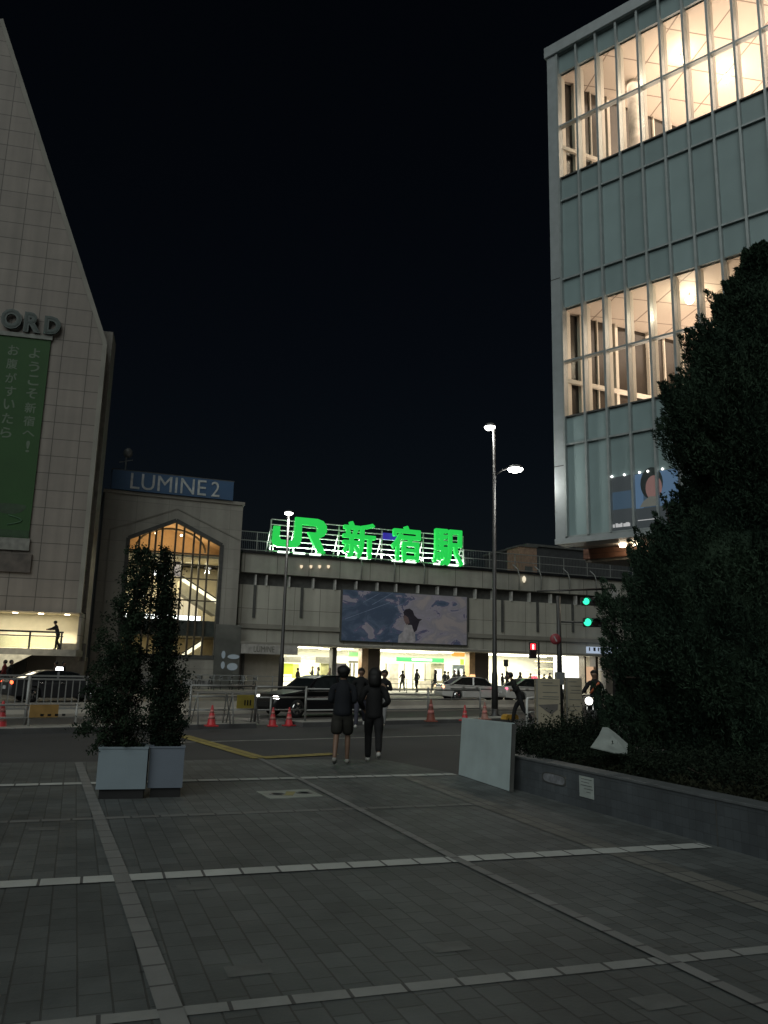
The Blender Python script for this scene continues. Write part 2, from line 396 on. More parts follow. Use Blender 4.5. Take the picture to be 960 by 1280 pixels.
# little uplit fins in the recess, slots
fx = [313, 327, 356, 387, 415, 442, 469, 493, 521, 546, 569, 594, 616, 640, 663, 690, 722, 745]
m_fin = mat('pale fin', (.5, .5, .48), .5)
for x in fx:
    s = xs(x); 
    MB().box(s-.06, s+.06, -.12, .35, z_b0-.02, z_b1-.12).build('fin', m_fin, st)
for x in (313, 373, 428.5, 584, 628, 672.5, 717):
    s = xs(x); MB().box(s-.11, s+.11, -.10, 0, zt(x, 772 if x < 400 else 790), z_b0).build('drain_slot', m_sdark, st)
for x in [353]:
    s = xs(x)
# ground floor openings
OPEN = [(353, 415), (420.5, 452), (475, 587), (611, 731)]
m_pier = mat('pier stone', (.17, .15, .13), .5, 0, .15, 1)
m_pierd = mat('dark brown pier', (.075, .06, .05), .35, 0, .15, 1)
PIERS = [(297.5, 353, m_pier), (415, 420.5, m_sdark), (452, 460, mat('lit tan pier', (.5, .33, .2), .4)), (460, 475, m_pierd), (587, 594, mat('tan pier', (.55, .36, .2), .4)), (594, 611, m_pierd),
         (731, 733, m_pierd), (745, 748, m_pierd), (757, 900, m_pier)]
for a_, b_, mm in PIERS:
    s0 = SL if a_ < 298 else xs(a_); s1 = xs(b_) if b_ < 900 else SR
    MB().box(s0, s1, .02, .9 if (b_-a_) < 20 else 8, .12, z_open).build('pier', mm, st)
# right lower bays with warm shop windows
m_wwin = emis('warm lit window', (1, .62, .38), .62)
MB().box(xs(733.5), xs(744.5), .3, .5, 1.2, z_open-.9).build('window', m_wwin, st)
MB().box(xs(748.5), xs(756.5), .3, .5, 2.4, z_open-1.2).build('window', emis('grey lit window', (.9, .85, .75), .35), st)
# upper blue-lit sign behind signal (x 723-757, y 795-803)
m_lb = emis('cold sign light', (.65, .78, 1), .5)
s0, s1 = xs(723), xs(765)
bs = thing('illuminated_sign', 'cold white illuminated strip sign on the station canopy beside the conifer', 'sign', ST.w(s0, -.5, 0), ST.a)
MB().box(0, s1-s0, -.95, -.75, z_can+.05, z_can+.62).build('panel', m_lb, bs)
for k in range(7):
    x = .15+k*(s1-s0-.3)/7; MB().box(x, x+.12+.1*(k % 2), -.965, -.952, z_can+.25, z_can+.56).build('mark', m_dark, bs)
# concourse room
m_in = mat('concourse wall white', (.8, .8, .74), .5, 0, .06)
m_infl = mat('concourse floor', (.6, .58, .52), .25, 0, .08)
RD = 9.0
XA, XB = xs(353), xs(731)
MB().box(XA-1, XB+9, RD, RD+.2, .12, z_open+.2).build('back_wall', m_in, st)
MB().box(XA-1, XB+9, .95, RD, z_open+.02, z_open+.2).build('ceiling', m_in, st)
MB().box(XA-1, XB+9, .0, RD, .121, .14).build('floor', m_infl, st)
for a_, b_ in OPEN:
    l = (xs(b_)-xs(a_)); c = (xs(b_)+xs(a_))/2
    p = ST.w(c, RD*.45, z_open-.15)
    light('concourse light', 'AREA', p, 190*l, (1, .95, .72), l*.9, (0, 0, ST.a), RD*.7)
    for k in range(2):
        MB().box(c-l*.42, c+l*.42, 1.8+k*3.2, 2.1+k*3.2, z_open-.06, z_open+.0).build('ceiling_lamp', emis('tube light', (1, .96, .80), 6), st)
# things on the back of the room: local helper with photo columns
def room_panel(name, x0, y0, x1, y1, m, n=4.0, th=.15):
    a_, zt_ = ST.hit(x0, y0, n); b_, zb_ = ST.hit(x1, y1, n)
    return MB().box(a_, b_, n, n+th, max(.141, zb_), zt_).build(name, m, st)
gr = emis('green shop sign', (.05, .75, .14), .75)
room_panel('shop_sign', 496, 821.2, 555, 828.5, gr, 3.2)
room_panel('shop_sign_text', 515, 823, 540, 826.5, emis('sign white', (1, 1, .95), 1.4), 3.15, .04)
m_gry = mat('grey shutter', (.16, .16, .14), .5)
m_gry2 = mat('pale grey booth', (.36, .34, .30), .5)
room_panel('booth', 488, 829, 498, 862, m_gry2, 3.6, 1.2)
room_panel('booth', 539, 829, 555, 862, mat('olive booth', (.25, .24, .18), .5), 3.6, 1.2)
room_panel('booth_window', 543.5, 836, 552, 851, emis('lit booth window', (1, 1, .9), 1.3), 3.56, .03)
room_panel('gate_panel', 525, 851, 541, 862, m_gry2, 3.2, .6)
for x in (482, 505, 516, 531): room_panel('post', x, 829, x+.9, 862, m_gry, 3.3, .1)
room_panel('orange_sign', 565, 814, 586, 821, emis('orange sign', (1, .42, .08), .9), 3.2)
room_panel('route_map', 566, 831, 587, 843, mat('blue grey map board', (.13, .17, .2), .4), 3.4)
for k in range(3): room_panel('map_light', 568+k*7, 836, 571+k*7, 842, emis('map light', (1, 1, .95), 1.3), 3.36, .03)
room_panel('ad_panel', 576, 824, 580, 831, emis('lime ad', (.55, .9, .1), .9), 3.2)
room_panel('ad_panel', 582, 824, 585, 831, emis('green ad', (.1, .8, .2), .8), 3.2)
room_panel('header_board', 478, 813, 540, 816, mat('header board', (.3, .34, .24), .5), 2.0, .1)
# left bay contents
room_panel('header_board', 368, 809.8, 398, 811.8, m_gry, 2.0, .1)
room_panel('shutter_box', 355, 820.5, 376, 828.5, m_gry, 3.0)
room_panel('shutter_box', 395, 821, 414, 829, m_gry, 3.0)
room_panel('shutter_box', 377, 820, 394, 825, m_gry2, 3.2)
room_panel('lime_poster', 354, 829, 366, 843, emis('lime poster', (.66, .76, .08), .85), 3.3)
room_panel('yellow_poster', 366, 830, 373, 848, emis('yellow poster', (.95, .85, .2), 1.1), 3.4)
room_panel('shelf', 401, 829, 413, 850, mat('olive shelf', (.4, .4, .2), .5), 3.2, .5)
room_panel('yellow_counter', 376, 833, 398, 846, emis('pale yellow light box', (1, 1, .55), 1.5), 5.5)
room_panel('ticket_machine', 420, 829, 432, 862, mat('slate machine', (.08, .08, .10), .4), 2.2, .8)
room_panel('machine_sign', 419.5, 820, 434.5, 828, emis('machine sign', (1, 1, .95), 1.3), 2.1, .2)
room_panel('green_ad', 436, 815, 451, 821, emis('green ad 2', (.35, .8, .3), .8), 3.2)
room_panel('door_frame', 436, 826, 452, 829, m_gry, 3.2)
for x in (437, 442, 448): room_panel('post', x, 829, x+1, 862, m_gry, 3.3, .1)
# right bay: glowing shop
room_panel('shelf', 672, 826, 692, 828, mat('shelf tan', (.5, .42, .25), .5), 3.0, .5)
room_panel('shelf', 672, 835, 692, 837, mat('shelf tan 2', (.5, .42, .25), .5), 3.0, .5)
room_panel('counter', 640, 843, 690, 862, mat('cream counter', (.7, .66, .5), .5), 5.0, .6)
room_panel('light_wall', 693, 814, 730, 862, emis('bright shop wall', (1, 1, .93), 1.6), 2.5, .2)
# lumine strip sign at left of the station
ls0, ls1 = xs(292.5), xs(365)
strip = thing('shop_name_strip', 'pale grey fascia strip with the shop name in thin grey letters', 'sign', ST.w(0, -1.35, 0), ST.a)
zs0, zs1 = zt(330, 817.5, -1.4), zt(330, 805.5, -1.4)
MB().box(ls0+.15, ls1, -.06, .045, zs0, zs1).build('panel', mat('pale fascia', (.36, .35, .33), .5), strip)
tx0, tx1 = ST.hit(317, 812, -1.4)[0], ST.hit(343, 812, -1.4)[0]
mesh_obj('lettering', text_mesh('LUMINE', tx1-tx0, (zs1-zs0)*.62, .03), m_gry, strip, ((tx0+tx1)/2, -.078, (zs0+zs1)/2))
# shutters below the strip
MB().box(xs(305), xs(349), -.03, .02, .14, z_open-.1).build('shutter', mat('beige shutter', (.28, .26, .22), .5, 0, .1), st)
MB().box(xs(301), xs(304), -.12, .02, .14, z_open-.1).build('pilaster', m_sdark, st)

# roof railing
m_rail = mat('galvanised rail', (.32, .33, .32), .45, .4, .15)
def roof_rail(x0, x1, label):
    s0 = ST.hit(x0, 700)[0]; s1 = ST.hit(x1, 720)[0]; L = s1-s0; o = ST.w(s0, -.1, z_top+.18)
    th = thing('roof_railing', label, 'railing', o, ST.a); h = 1.55
    n = max(2, round(L/2.4)); mb = MB()
    for k in range(n+1): MB().box(L*k/n-.035, L*k/n+.035, -.035, .035, 0, h).build('post', m_rail, th)
    for z in (.12, h*.55, h): mb.box(0, L, -.03, .03, z-.03, z+.03)
    mb.build('rail', m_rail, th)
    wires = MB(); k = .0
    while k < L:
        wires.box(k-.008, k+.008, -.008, .008, .1, h); k += .16
    wires.build('mesh_panel', m_steel, th)
roof_rail(299, 339, 'short galvanised roof railing left of the green station letters')
roof_rail(579, 790, 'long galvanised roof railing right of the green station letters')
# roof huts behind the railing
s, z = ST.hit(650, 683, 5); s2, zz = ST.hit(671, 700, 5)
hut = thing('roof_hut', 'small brownish rooftop hut behind the roof railing', 'rooftop hut', ST.w(s, 5, z_top), ST.a)
MB().box(0, s2-s, 0, 2.5, -.5, z-z_top).build('wall', mat('tan hut', (.26, .17, .12), .7), hut)
MB().box(-.1, s2-s+.1, -.1, 2.6, z-z_top, z-z_top+.15).build('roof', m_sdark, hut)
MB().box(.5, s2-s-.5, -.03, 0, .9, 1.5).build('louvre', m_sdark, hut)
s, z = ST.hit(672, 679, 12); s2, zz = ST.hit(800, 700, 12)
db = thing('dark_office_block', 'dark unlit block rising behind the station roof beneath the glass tower', 'building', ST.w(s, 12, 0), ST.a)
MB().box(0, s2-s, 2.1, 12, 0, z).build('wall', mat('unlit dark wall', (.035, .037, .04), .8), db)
MB().box(-.2, s2-s+.2, 1.9, 12.2, z, z+.25).build('roof', m_sdark, db)
# service pipes that rise over the parapet
for x in (453, 494, 531, 648, 675, 710, 743):
    s = ST.hit(x, 700)[0]; pts = [(s-.25, -.5, z_top-1.6), (s-.2, -.5, z_top-.2), (s-.35, -.45, z_top+.35), (s-.7, -.2, z_top+.75)]
    MB().tube(pts, .05, 6).build('floodlight_arm', m_rail, st)
# added glowing shapes standing in for warm reflections on the parapet
wl = thing('parapet_glint', 'row of small glowing shapes for warm reflections on the parapet below the station letters', 'lamp', ST.w(xs(385), -.3, zt(385, 709)), ST.a)
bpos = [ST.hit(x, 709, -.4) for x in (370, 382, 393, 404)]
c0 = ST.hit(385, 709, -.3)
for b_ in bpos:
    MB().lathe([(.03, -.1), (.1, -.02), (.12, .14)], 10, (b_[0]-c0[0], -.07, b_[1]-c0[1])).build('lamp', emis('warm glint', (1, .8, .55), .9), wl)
b_ = ST.hit(655, 724, -.4)
w2 = thing('parapet_glint', 'single glowing shape for a warm reflection on the parapet right of the letters under the roof hut', 'lamp', ST.w(b_[0], -.42, b_[1]), ST.a)
MB().lathe([(.05, -.3), (.16, -.1), (.17, .1), (.05, .28)], 12).build('globe', emis('warm glimmer', (1, .88, .65), .8), w2)
MB().box(-.04, .04, 0, .2, -.04, .04).build('bracket', m_dark, w2)

# ---- the green station letters
m_grn = emis('green letter light', (.018, .56, .075), 1.0)
t_ = m_grn.node_tree; N, Lk = t_.nodes, t_.links
bN = N['Principled BSDF']
m_grnside = mat('letter side green', (.03, .3, .08), .5)
sg = thing('station_name_sign', 'big glowing green JR 新宿駅 letters on a steel frame along the station roof', 'sign', ST.w(0, -.6, 0), ST.a)
NOFF = -.6
def letter(me, px0, py0, px1, py1):
    """me spans its bounding box; place it over the photo's box on the sign plane"""
    a_ = ST.hit(px0, (py0+py1)/2, NOFF); b_ = ST.hit(px1, (py0+py1)/2, NOFF); c_ = ((px0+px1)/2)
    zt_ = ST.hit(c_, py0, NOFF)[1]; zb_ = ST.hit(c_, py1, NOFF)[1]
    v = np.zeros(len(me.vertices)*3); me.vertices.foreach_get('co', v); v = v.reshape(-1, 3)
    mn, mx = v.min(0), v.max(0); v = (v-(mn+mx)/2)/(mx-mn)
    v *= np.array([b_[0]-a_[0], .35, zt_-zb_])
    me.vertices.foreach_set('co', v.ravel()); me.update()
    return mesh_obj('letter', me, m_grn, sg, ((a_[0]+b_[0])/2, 0, (zt_+zb_)/2)), zb_
# JR logotype outline, y down
JR = [(135,42),(235,42),(262,50),(278,70),(280,95),(268,115),(245,128),(277,190),(240,190),(192,103),(225,103),(238,97),(240,84),(232,73),(165,72),(165,140),(158,162),(140,176),(60,178),(42,170),(36,152),(40,88),(68,88),(66,130),(72,145),(120,146),(132,140),(135,120)]
jr = MB().prism([(a_/100, -b_/100) for a_, b_ in JR], -.2, .2).mesh('jr')
letter(jr, 340.5, 647, 408, 689.5)
for ch, bx in (('新', (428, 652.5, 469, 698)), ('宿', (489, 657.5, 525.5, 702)), ('駅', (541, 662, 578.5, 707))):
    letter(text_mesh(ch, 1, 1, .3, .019), *bx)
# frame
m_frm = mat('white sign frame', (.6, .62, .6), .4, .2, .1)
x0 = ST.hit(338, 680)[0]; x1 = ST.hit(579, 690)[0]; zs = z_top+.2; zh = zt(340, 649)
for k in range(7):
    z = zs+.15+(zh-zs-.15)*k/6
    MB().box(x0, x1, .55, .63, z-.035, z+.035).build('frame_rail', m_frm, sg)
n = 9
for k in range(n+1):
    x = x0+(x1-x0)*k/n
    MB().box(x-.05, x+.05, .64, .74, zs, zh).build('frame_post', m_frm, sg)
    MB().bar((x, .7, zs+2.2), (x, 2.3, zs), .07).build('frame_brace', m_frm, sg)
xx = [ST.hit(x, 690, NOFF)[0] for x in (355, 375, 395, 440, 458, 498, 515, 550, 568)]
for x in xx:
    MB().box(x-.45, x+.45, .05, .35, z_top+.2, z_top+.32).build('floodlight', emis('flood white', (.85, 1, .86), 2.2), sg)
light('sign floods', 'AREA', ST.w((x0+x1)/2, -.15, z_top+.4), 1500, (.9, 1, .88), x1-x0, (PI+R(8), 0, ST.a), .3)
v0 = ST.hit(478, 672, .3)
MB().box(v0[0]-.1, v0[0]+1.1, .45, .53, v0[1]-.2, v0[1]+.35).build('violet_panel', emis('violet sign', (.05, .03, .5), .5), sg)

# ---- billboard
bx0, bzt = ST.hit(428.5, 737, -.2); bx1, _ = ST.hit(583, 748, -.2); _, bzb = ST.hit(429, 800.5, -.2)
bzb = max(bzb, z_can+.06)
W, H = bx1-bx0, bzt-bzb
bb = thing('billboard', 'wide printed banner of blue sky, white clouds and a dark-haired figure above the concourse', 'billboard', ST.w(bx0, -.2, bzb), ST.a)
m, t, b = nt('cloudscape print'); N, L = t.nodes, t.links
tc = N.new('ShaderNodeTexCoord'); mp = N.new('ShaderNodeMapping'); mp.inputs['Scale'].default_value = (.45, 1, .7); mp.inputs['Rotation'].default_value = (0, .35, 0)
L.new(tc.outputs['Object'], mp.inputs['Vector'])
n1 = N.new('ShaderNodeTexNoise'); n1.inputs['Scale'].default_value = 1.25; n1.inputs['Detail'].default_value = 7; n1.inputs['Roughness'].default_value = .62; n1.inputs['Distortion'].default_value = .8
L.new(mp.outputs[0], n1.inputs['Vector'])
gx = N.new('ShaderNodeSeparateXYZ'); L.new(tc.outputs['Object'], gx.inputs[0])
g1 = N.new('ShaderNodeMapRange'); g1.inputs['From Min'].default_value = W*.40; g1.inputs['From Max'].default_value = W*.72; g1.inputs['To Min'].default_value = -.05; g1.inputs['To Max'].default_value = .14
L.new(gx.outputs['X'], g1.inputs['Value'])
ad = N.new('ShaderNodeMath'); L.new(n1.outputs['Fac'], ad.inputs[0]); L.new(g1.outputs['Result'], ad.inputs[1])
cr = N.new('ShaderNodeValToRGB'); cr.color_ramp.interpolation = 'LINEAR'
E = cr.color_ramp.elements; E[0].position = .40; E[0].color = (.075, .11, .19, 1); E[1].position = .49; E[1].color = (.13, .18, .28, 1)
for ps, cl in ((.525, (.13, .12, .24, 1)), (.55, (.42, .38, .47, 1)), (.64, (.34, .32, .38, 1)), (.72, (.46, .40, .42, 1))):
    e = E.new(ps); e.color = cl
L.new(ad.outputs[0], cr.inputs['Fac']); L.new(cr.outputs['Color'], b.inputs['Base Color']); b.inputs['Roughness'].default_value = .5
MB().box(0, W, -.08, .19, 0, H).build('print', m, bb)
fr = MB(); fr.box(-.12, W+.12, -.05, .17, -.06, -.002); fr.box(-.12, W+.12, -.05, .17, H+.002, H+.08); fr.box(-.12, -.002, -.05, .17, -.002, H+.002); fr.box(W+.002, W+.12, -.05, .17, -.002, H+.002)
fr.build('frame', m_sdark, bb)
def px_poly(pts, m_, n_, th, name, par, fr_=ST, o=(bx0, bzb), nn=-.28):
    q_ = [fr_.hit(x, y, nn) for x, y in pts]
    return MB().prism([(a_-o[0], b_-o[1]) for a_, b_ in q_], n_, n_+th).build(name, m_, par)
c8 = lambda L_: [(420+x/5.333, 725+y/5.333) for x, y in L_]
m_hair = mat('printed dark hair', (.035, .03, .045), .5); m_face = mat('printed shaded skin', (.20, .13, .13), .5); m_shirt = mat('printed pale shirt', (.46, .43, .46), .5, 0, .3, 3)
px_poly(c8([(412,418),(418,370),(450,340),(455,300),(470,285),(505,290),(525,330),(530,418)]), m_shirt, -.090, .008, 'printed_shirt', bb)
px_poly(c8([(448,215),(462,196),(490,190),(512,205),(522,235),(545,258),(575,262),(556,276),(548,300),(538,335),(520,350),(505,300),(480,300),(470,250),(455,240)]), m_hair, -.095, .003, 'printed_hair', bb)
px_poly(c8([(448,238),(462,236),(480,250),(490,285),(470,300),(452,270)]), m_face, -.0985, .002, 'printed_face', bb)
for (a_, b_) in (((60, 260), (360, 150)), ((180, 150), (290, 90)), ((240, 165), (380, 85)), ((390, 180), (445, 160))):
    q1, q2_ = [ST.hit(420+x/5.333, 725+y/5.333, -.28) for x, y in (a_, b_)]
    MB().bar((q1[0]-bx0, -.083, q1[1]-bzb), (q2_[0]-bx0, -.083, q2_[1]-bzb), .05, .003, up=(0, 1, 0)).build('printed_streak', mat('printed light streak', (.22, .28, .42), .5), bb)
# pale gutter under billboard
MB().box(bx0-1, bx1+3, -1.29, -.9, z_can+.0, z_can+.06).build('gutter', mat('light gutter', (.45, .44, .40), .4), st)

# ================================================================== LUMINE 2 building
lh = lambda x, y, n=0: LU.hit(x, y, n)
lr, _ = lh(297.5, 740); zl = lh(200, 622)[1]
lu = thing('department_store', 'grey stone department store with tall pointed window and blue rooftop sign', 'department store', LU.o, LU.a)
m_lst = tile_mat('department store stone', (.31, .30, .265), (.22, .21, .19), 2.3, 1.5, .02, 0, .4, 0, .06, dirt=.15, dscale=.4, bump=.2)
win = [lh(160.5, 672), lh(220.5, 650.5), lh(277.5, 681.5), lh(268.5, 822), lh(148, 822)]
xL = win[4][0]; xL = win[0][0]; xR = (win[2][0]+win[3][0])/2; xR = win[2][0]; zw0 = win[3][1]; zA = win[1][1]; xA = win[1][0]; zL_, zR_ = win[0][1], win[2][1]
zL_ = zR_ = (zL_+zR_)/2
print('lumine', lr, zl, win)
wl_ = MB(); T = .45
# wall around the opening, as prisms
wl_.prism([(0, 0), (xL, 0), (xL, zl), (0, zl)], 0, T)
wl_.prism([(xR, 0), (lr, 0), (lr, zl), (xR, zl)], 0, T)
wl_.prism([(xL, 0), (xR, 0), (xR, zw0), (xL, zw0)], 0, T)
wl_.prism([(xL, zL_), (xA, zA), (xA, zl), (xL, zl)], 0, T)
wl_.prism([(xA, zA), (xR, zR_), (xR, zl), (xA, zl)], 0, T)
wl_.build('wall', m_lst, lu)
MB().box(0, lr, 9, 16, 0, zl).build('rear_wall', m_lst, lu)
MB().box(0, .4, .46, 8.99, 0, zl).build('side_wall', m_lst, lu); MB().box(lr-.4, lr, .46, 8.99, 0, zl).build('side_wall', m_lst, lu)
MB().box(.41, lr-.41, .46, 8.99, zl-.3, zl-.01).build('roof', m_lst, lu)
MB().box(-.12, lr+.12, -.12, 16, zl, zl+.25).build('coping', m_ledge, lu)
# offset outline groove around the window
gv = MB()
for a_, b_ in (((xL-1.3, zw0), (xL-1.3, zL_+.5)), ((xL-1.3, zL_+.5), (xA, zA+.9)), ((xA, zA+.9), (xR+1.3, zR_+.5))):
    gv.bar((a_[0], -.03, a_[1]), (b_[0], -.03, b_[1]), .09, .06, up=(0, 1, 0))
gv.build('raised_moulding', m_ledge, lu)
m_mul = mat('bronze mullion', (.10, .085, .06), .4, .4, .1)
fm = MB()
for a_, b_ in (((xL, zw0), (xL, zL_)), ((xL, zL_), (xA, zA)), ((xA, zA), (xR, zR_)), ((xR, zR_), (xR, zw0)), ((xR, zw0), (xL, zw0))):
    fm.bar((a_[0], .08, a_[1]), (b_[0], .08, b_[1]), .28, .3, up=(0, 1, 0))
fm.build('window_frame', m_sdark, lu)
ph = lambda x, y: (150+x/5.82, 640+y/5.82)      # zoomed crop to photo
def roofz(x): return zL_+(zA-zL_)*(x-xL)/(xA-xL) if x < xA else zA+(zR_-zA)*(x-xA)/(xR-xA)
for cx in (135, 208, 255, 300, 400, 460, 535, 585, 645):
    px, py = ph(cx, 300); s = lh(px, py)[0]
    if xL+.2 < s < xR-.2: MB().box(s-.07, s+.07, .2, .34, zw0, roofz(s)-.12).build('mullion', m_mul, lu)
zq = {k: lh(*ph(500, k))[1] for k in (300, 380, 480, 640, 785, 900, 1050, 425)}
for k in (300, 380, 480, 640): MB().box(xL+.1, xR-.1, .22, .32, zq[k]-.05, zq[k]+.05).build('transom', m_mul, lu)
MB().add([(xL, .36, zw0), (xR, .36, zw0), (xR, .36, zR_), (xA, .36, zA), (xL, .36, zL_)], [(0, 1, 2, 3, 4)]).build('pane', glass('store glass'), lu)
# interior
m_warmw = mat('warm interior plaster', (.72, .52, .32), .6, 0, .08); m_cream = mat('cream interior', (.62, .56, .42), .6, 0, .1)
MB().box(.41, lr-.41, 4.8, 5.0, zq[300], zl-.31).build('attic_back_wall', m_warmw, lu)
MB().prism([(xL-.8, zL_+.1), (xA, zA+.1), (xA, zA+.4), (xL-.8, zL_+.5)], .5, 4.8).build('attic_ceiling', m_warmw, lu)
MB().prism([(xA, zA+.1), (xR+.8, zR_+.1), (xR+.8, zR_+.5), (xA, zA+.4)], .5, 4.8).build('attic_ceiling', m_warmw, lu)
ar = MB(); pts = [(xA+2.6*math.cos(a), 2.2, zq[300]+.4+1.7*math.sin(a)) for a in [PI*k/16 for k in range(17)]]
ar.tube(pts, .09, 6).build('arch_rib', m_mul, lu)
MB().box(.41, lr-.41, .7, 4.8, zq[300]-.18, zq[300]-.02).build('floor_slab', m_cream, lu)
MB().box(.41, lr-.41, 7.5, 7.7, .2, zq[300]-.2).build('interior_back_wall', m_cream, lu)
MB().box(.41, lr-.41, .46, 7.4, zq[900], zq[785]).build('floor_slab', m_sdark, lu)
MB().box(.41, lr-.41, .6, 7.4, zw0-.6, zw0-.3).build('floor_slab', m_cream, lu)
# escalator: soffit and lit balustrade
def esc(p, q_, n0, n1, name, lab):
    a_ = lh(*ph(*p), n0); b_ = lh(*ph(*q_), n0)
    e = thing(name, lab, 'escalator', LU.w(a_[0], n0, 0), LU.a)
    dx = b_[0]-a_[0]
    MB().prism([(0, a_[1]-1.2), (dx, b_[1]-1.2), (dx, b_[1]-.28), (0, a_[1]-.28)], .0, n1-n0).build('truss', m_cream, e)
    MB().prism([(0, a_[1]-.27), (dx, b_[1]-.27), (dx, b_[1]+.05), (0, a_[1]+.05)], .02, .1).build('lit_balustrade', emis('escalator light', (1, .9, .66), 1.5), e)
    MB().bar((0, .06, a_[1]+.12), (dx, .06, b_[1]+.12), .09).build('handrail', m_black, e)
esc((440, 470), (700, 640), 2.2, 4.0, 'escalator', 'upper escalator with a glowing balustrade inside the pointed window')
esc((450, 1040), (600, 940), 2.0, 3.4, 'escalator', 'lower escalator with glowing edge at the foot of the pointed window')
wst = emis('cold strip light', (1, 1, .98), 3.5)
MB().box(lh(*ph(240, 770))[0]-2, lh(*ph(600, 770))[0], 1.0, 1.25, zq[785]+.05, zq[785]+.36).build('strip_light', wst, lu)
MB().box(lh(*ph(260, 420))[0], lh(*ph(390, 420))[0], 2.0, 2.1, lh(*ph(300, 450))[1], lh(*ph(300, 405))[1]).build('strip_light', wst, lu)
MB().box(lh(*ph(60, 600), 3)[0], lh(*ph(190, 600), 3)[0], 3.0, 3.1, lh(*ph(120, 610), 3)[1], lh(*ph(120, 600), 3)[1]).build('strip_light', wst, lu)
for a_, b_, c_, d_ in ((480, 330, 520, 370), (545, 325, 570, 370), (620, 335, 645, 380), (400, 330, 440, 470)):
    q1 = lh(*ph(a_, b_), 4); q2_ = lh(*ph(c_, d_), 4)
    MB().box(q1[0], q2_[0], 4, 4.1, q2_[1], q1[1]).build('lit_panel', emis('cream lit panel', (1, .88, .62), 1.1) if a_ > 400 else mat('slate panel', (.06, .06, .09), .4), lu)
# arched niches in interior
for cx in (430, 500, 540):
    s, z = lh(*ph(cx, 640), 5); ps = [(s-.35, z-1.2), (s+.35, z-1.2)]+[(s+.35*math.cos(a), z+.35*math.sin(a)) for a in [PI*k/8 for k in range(9)]]
    MB().prism(ps, 5, 5.1).build('arched_niche', emis('niche light', (1, .85, .6), .6), lu)
xm = (xL+xR)/2; wv = xR-xL
light('attic light', 'AREA', LU.w(xm, 2.5, zq[300]+.3), 90, (1, .70, .38), wv*.8, (PI, 0, LU.a), 3)
light('atrium light', 'AREA', LU.w(xm, 3, zq[300]-.4), 620, (1, .84, .56), wv*.8, (0, 0, LU.a), 4)
light('lower floor light', 'AREA', LU.w(xm, 3, zq[900]-.1), 130, (1, .80, .5), wv*.8, (0, 0, LU.a), 4)
for dx in (-1.3, .6):
    MB().ball((xm+dx, 2.2, zA-.75), .09).build('ceiling_lamp', m_warm, lu)
# street level shop front with dark mural, polished panel with glints
q1 = lh(155, 849, -.03); q2_ = lh(263, 878, -.03)
MB().box(q1[0]+.5, q2_[0], -.04, -.003, .3, q1[1]).build('mural_window', mat('grey mural glass', (.22, .22, .22), .25, 0, .9, 1.2, 0), lu)
for x in (190, 226): 
    s = lh(x, 860)[0]; MB().box(s-.08, s+.08, -.09, -.045, .3, q1[1]+.2).build('mullion', m_mul, lu)
m_pol = mat('polished grey panel', (.20, .21, .195), .28, .6, .2, 1, .15, 3)
q1 = lh(268.5, 780, -.05); q2_ = lh(297, 880, -.05)
MB().box(q1[0]+.1, q2_[0]-.05, -.10, -.003, .2, q1[1]).build('polished_panel', m_pol, lu)
for ii, (x, y) in enumerate(((278.5, 824), (286, 824))):
    s, z = lh(x, y, -.15)
    for j, (dx, dz, w_, h_) in enumerate(((0, 0, .07, .42), (.0, -.75, .05, .28)) if ii == 0 else ((.3, 0, .30, .14), (.25, -.7, .22, .16))):
        pass
kl = thing('painted_glare', 'soft white glowing ovals painted as reflected glare on the polished corner of the store', 'sign', LU.w(lh(283, 826)[0], -.12, lh(283, 826)[1]), LU.a)  # glowing ovals stand in for glare reflected by the polished panel
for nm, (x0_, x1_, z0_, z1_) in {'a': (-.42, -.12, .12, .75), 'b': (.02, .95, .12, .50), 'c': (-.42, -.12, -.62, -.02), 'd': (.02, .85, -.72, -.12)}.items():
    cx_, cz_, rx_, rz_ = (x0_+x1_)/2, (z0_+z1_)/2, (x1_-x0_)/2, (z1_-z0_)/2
    MB().prism([(cx_+rx_*.95*math.cos(2*PI*q/20), cz_+rz_*.9*math.sin(2*PI*q/20)) for q in range(20)], -.03, 0).build('glare_oval', emis('milky white '+nm, (.75, .9, 1), .075), kl)
# rooftop sign
a_ = lh(141, 587, -.3); b_ = lh(292.5, 602, -.3); c_ = lh(141, 614, -.3)
rs = thing('rooftop_sign', 'long blue rooftop sign box reading LUMINE 2 in pale serif letters', 'sign', LU.w(a_[0], -.3, zl), LU.a)
hh = (a_[1]-zl); hh2 = (b_[1]-zl); hh = (hh+hh2)/2; Wd = b_[0]-a_[0]
MB().box(0, Wd, 0, 1.2, .27, hh).build('sign_box', mat('blue sign face', (.055, .115, .22), .4, 0, .1, .4), rs)
MB().box(-.05, Wd+.05, .02, 1.25, hh, hh+.07).build('sign_cap', m_sdark, rs)
for k in range(5): MB().box(k*Wd/4.2, k*Wd/4.2+.12, .2, 1.0, 0, .27).build('stand', m_dark, rs)
m_let = mat('pale letter', (.50, .53, .53), .4)
l0 = lh(163, 605, -.35)[0]-a_[0]; l1 = lh(258, 608, -.35)[0]-a_[0]; l2 = lh(264.5, 608, -.35)[0]-a_[0]; l3 = lh(275, 608, -.35)[0]-a_[0]
mesh_obj('lettering', text_mesh('LUMINE', l1-l0, (hh-.27)*.82, .05), m_let, rs, ((l0+l1)/2, -.03, .27+(hh-.27)*.5))
mesh_obj('numeral', text_mesh('2', l3-l2, (hh-.27)*.80, .05), m_let, rs, ((l2+l3)/2, -.03, .27+(hh-.27)*.5))
a2 = lh(157, 583, 2)
an = thing('rooftop_antenna', 'small dim rooftop antenna behind the blue sign', 'antenna', LU.w(a2[0], 2, zl), LU.a)
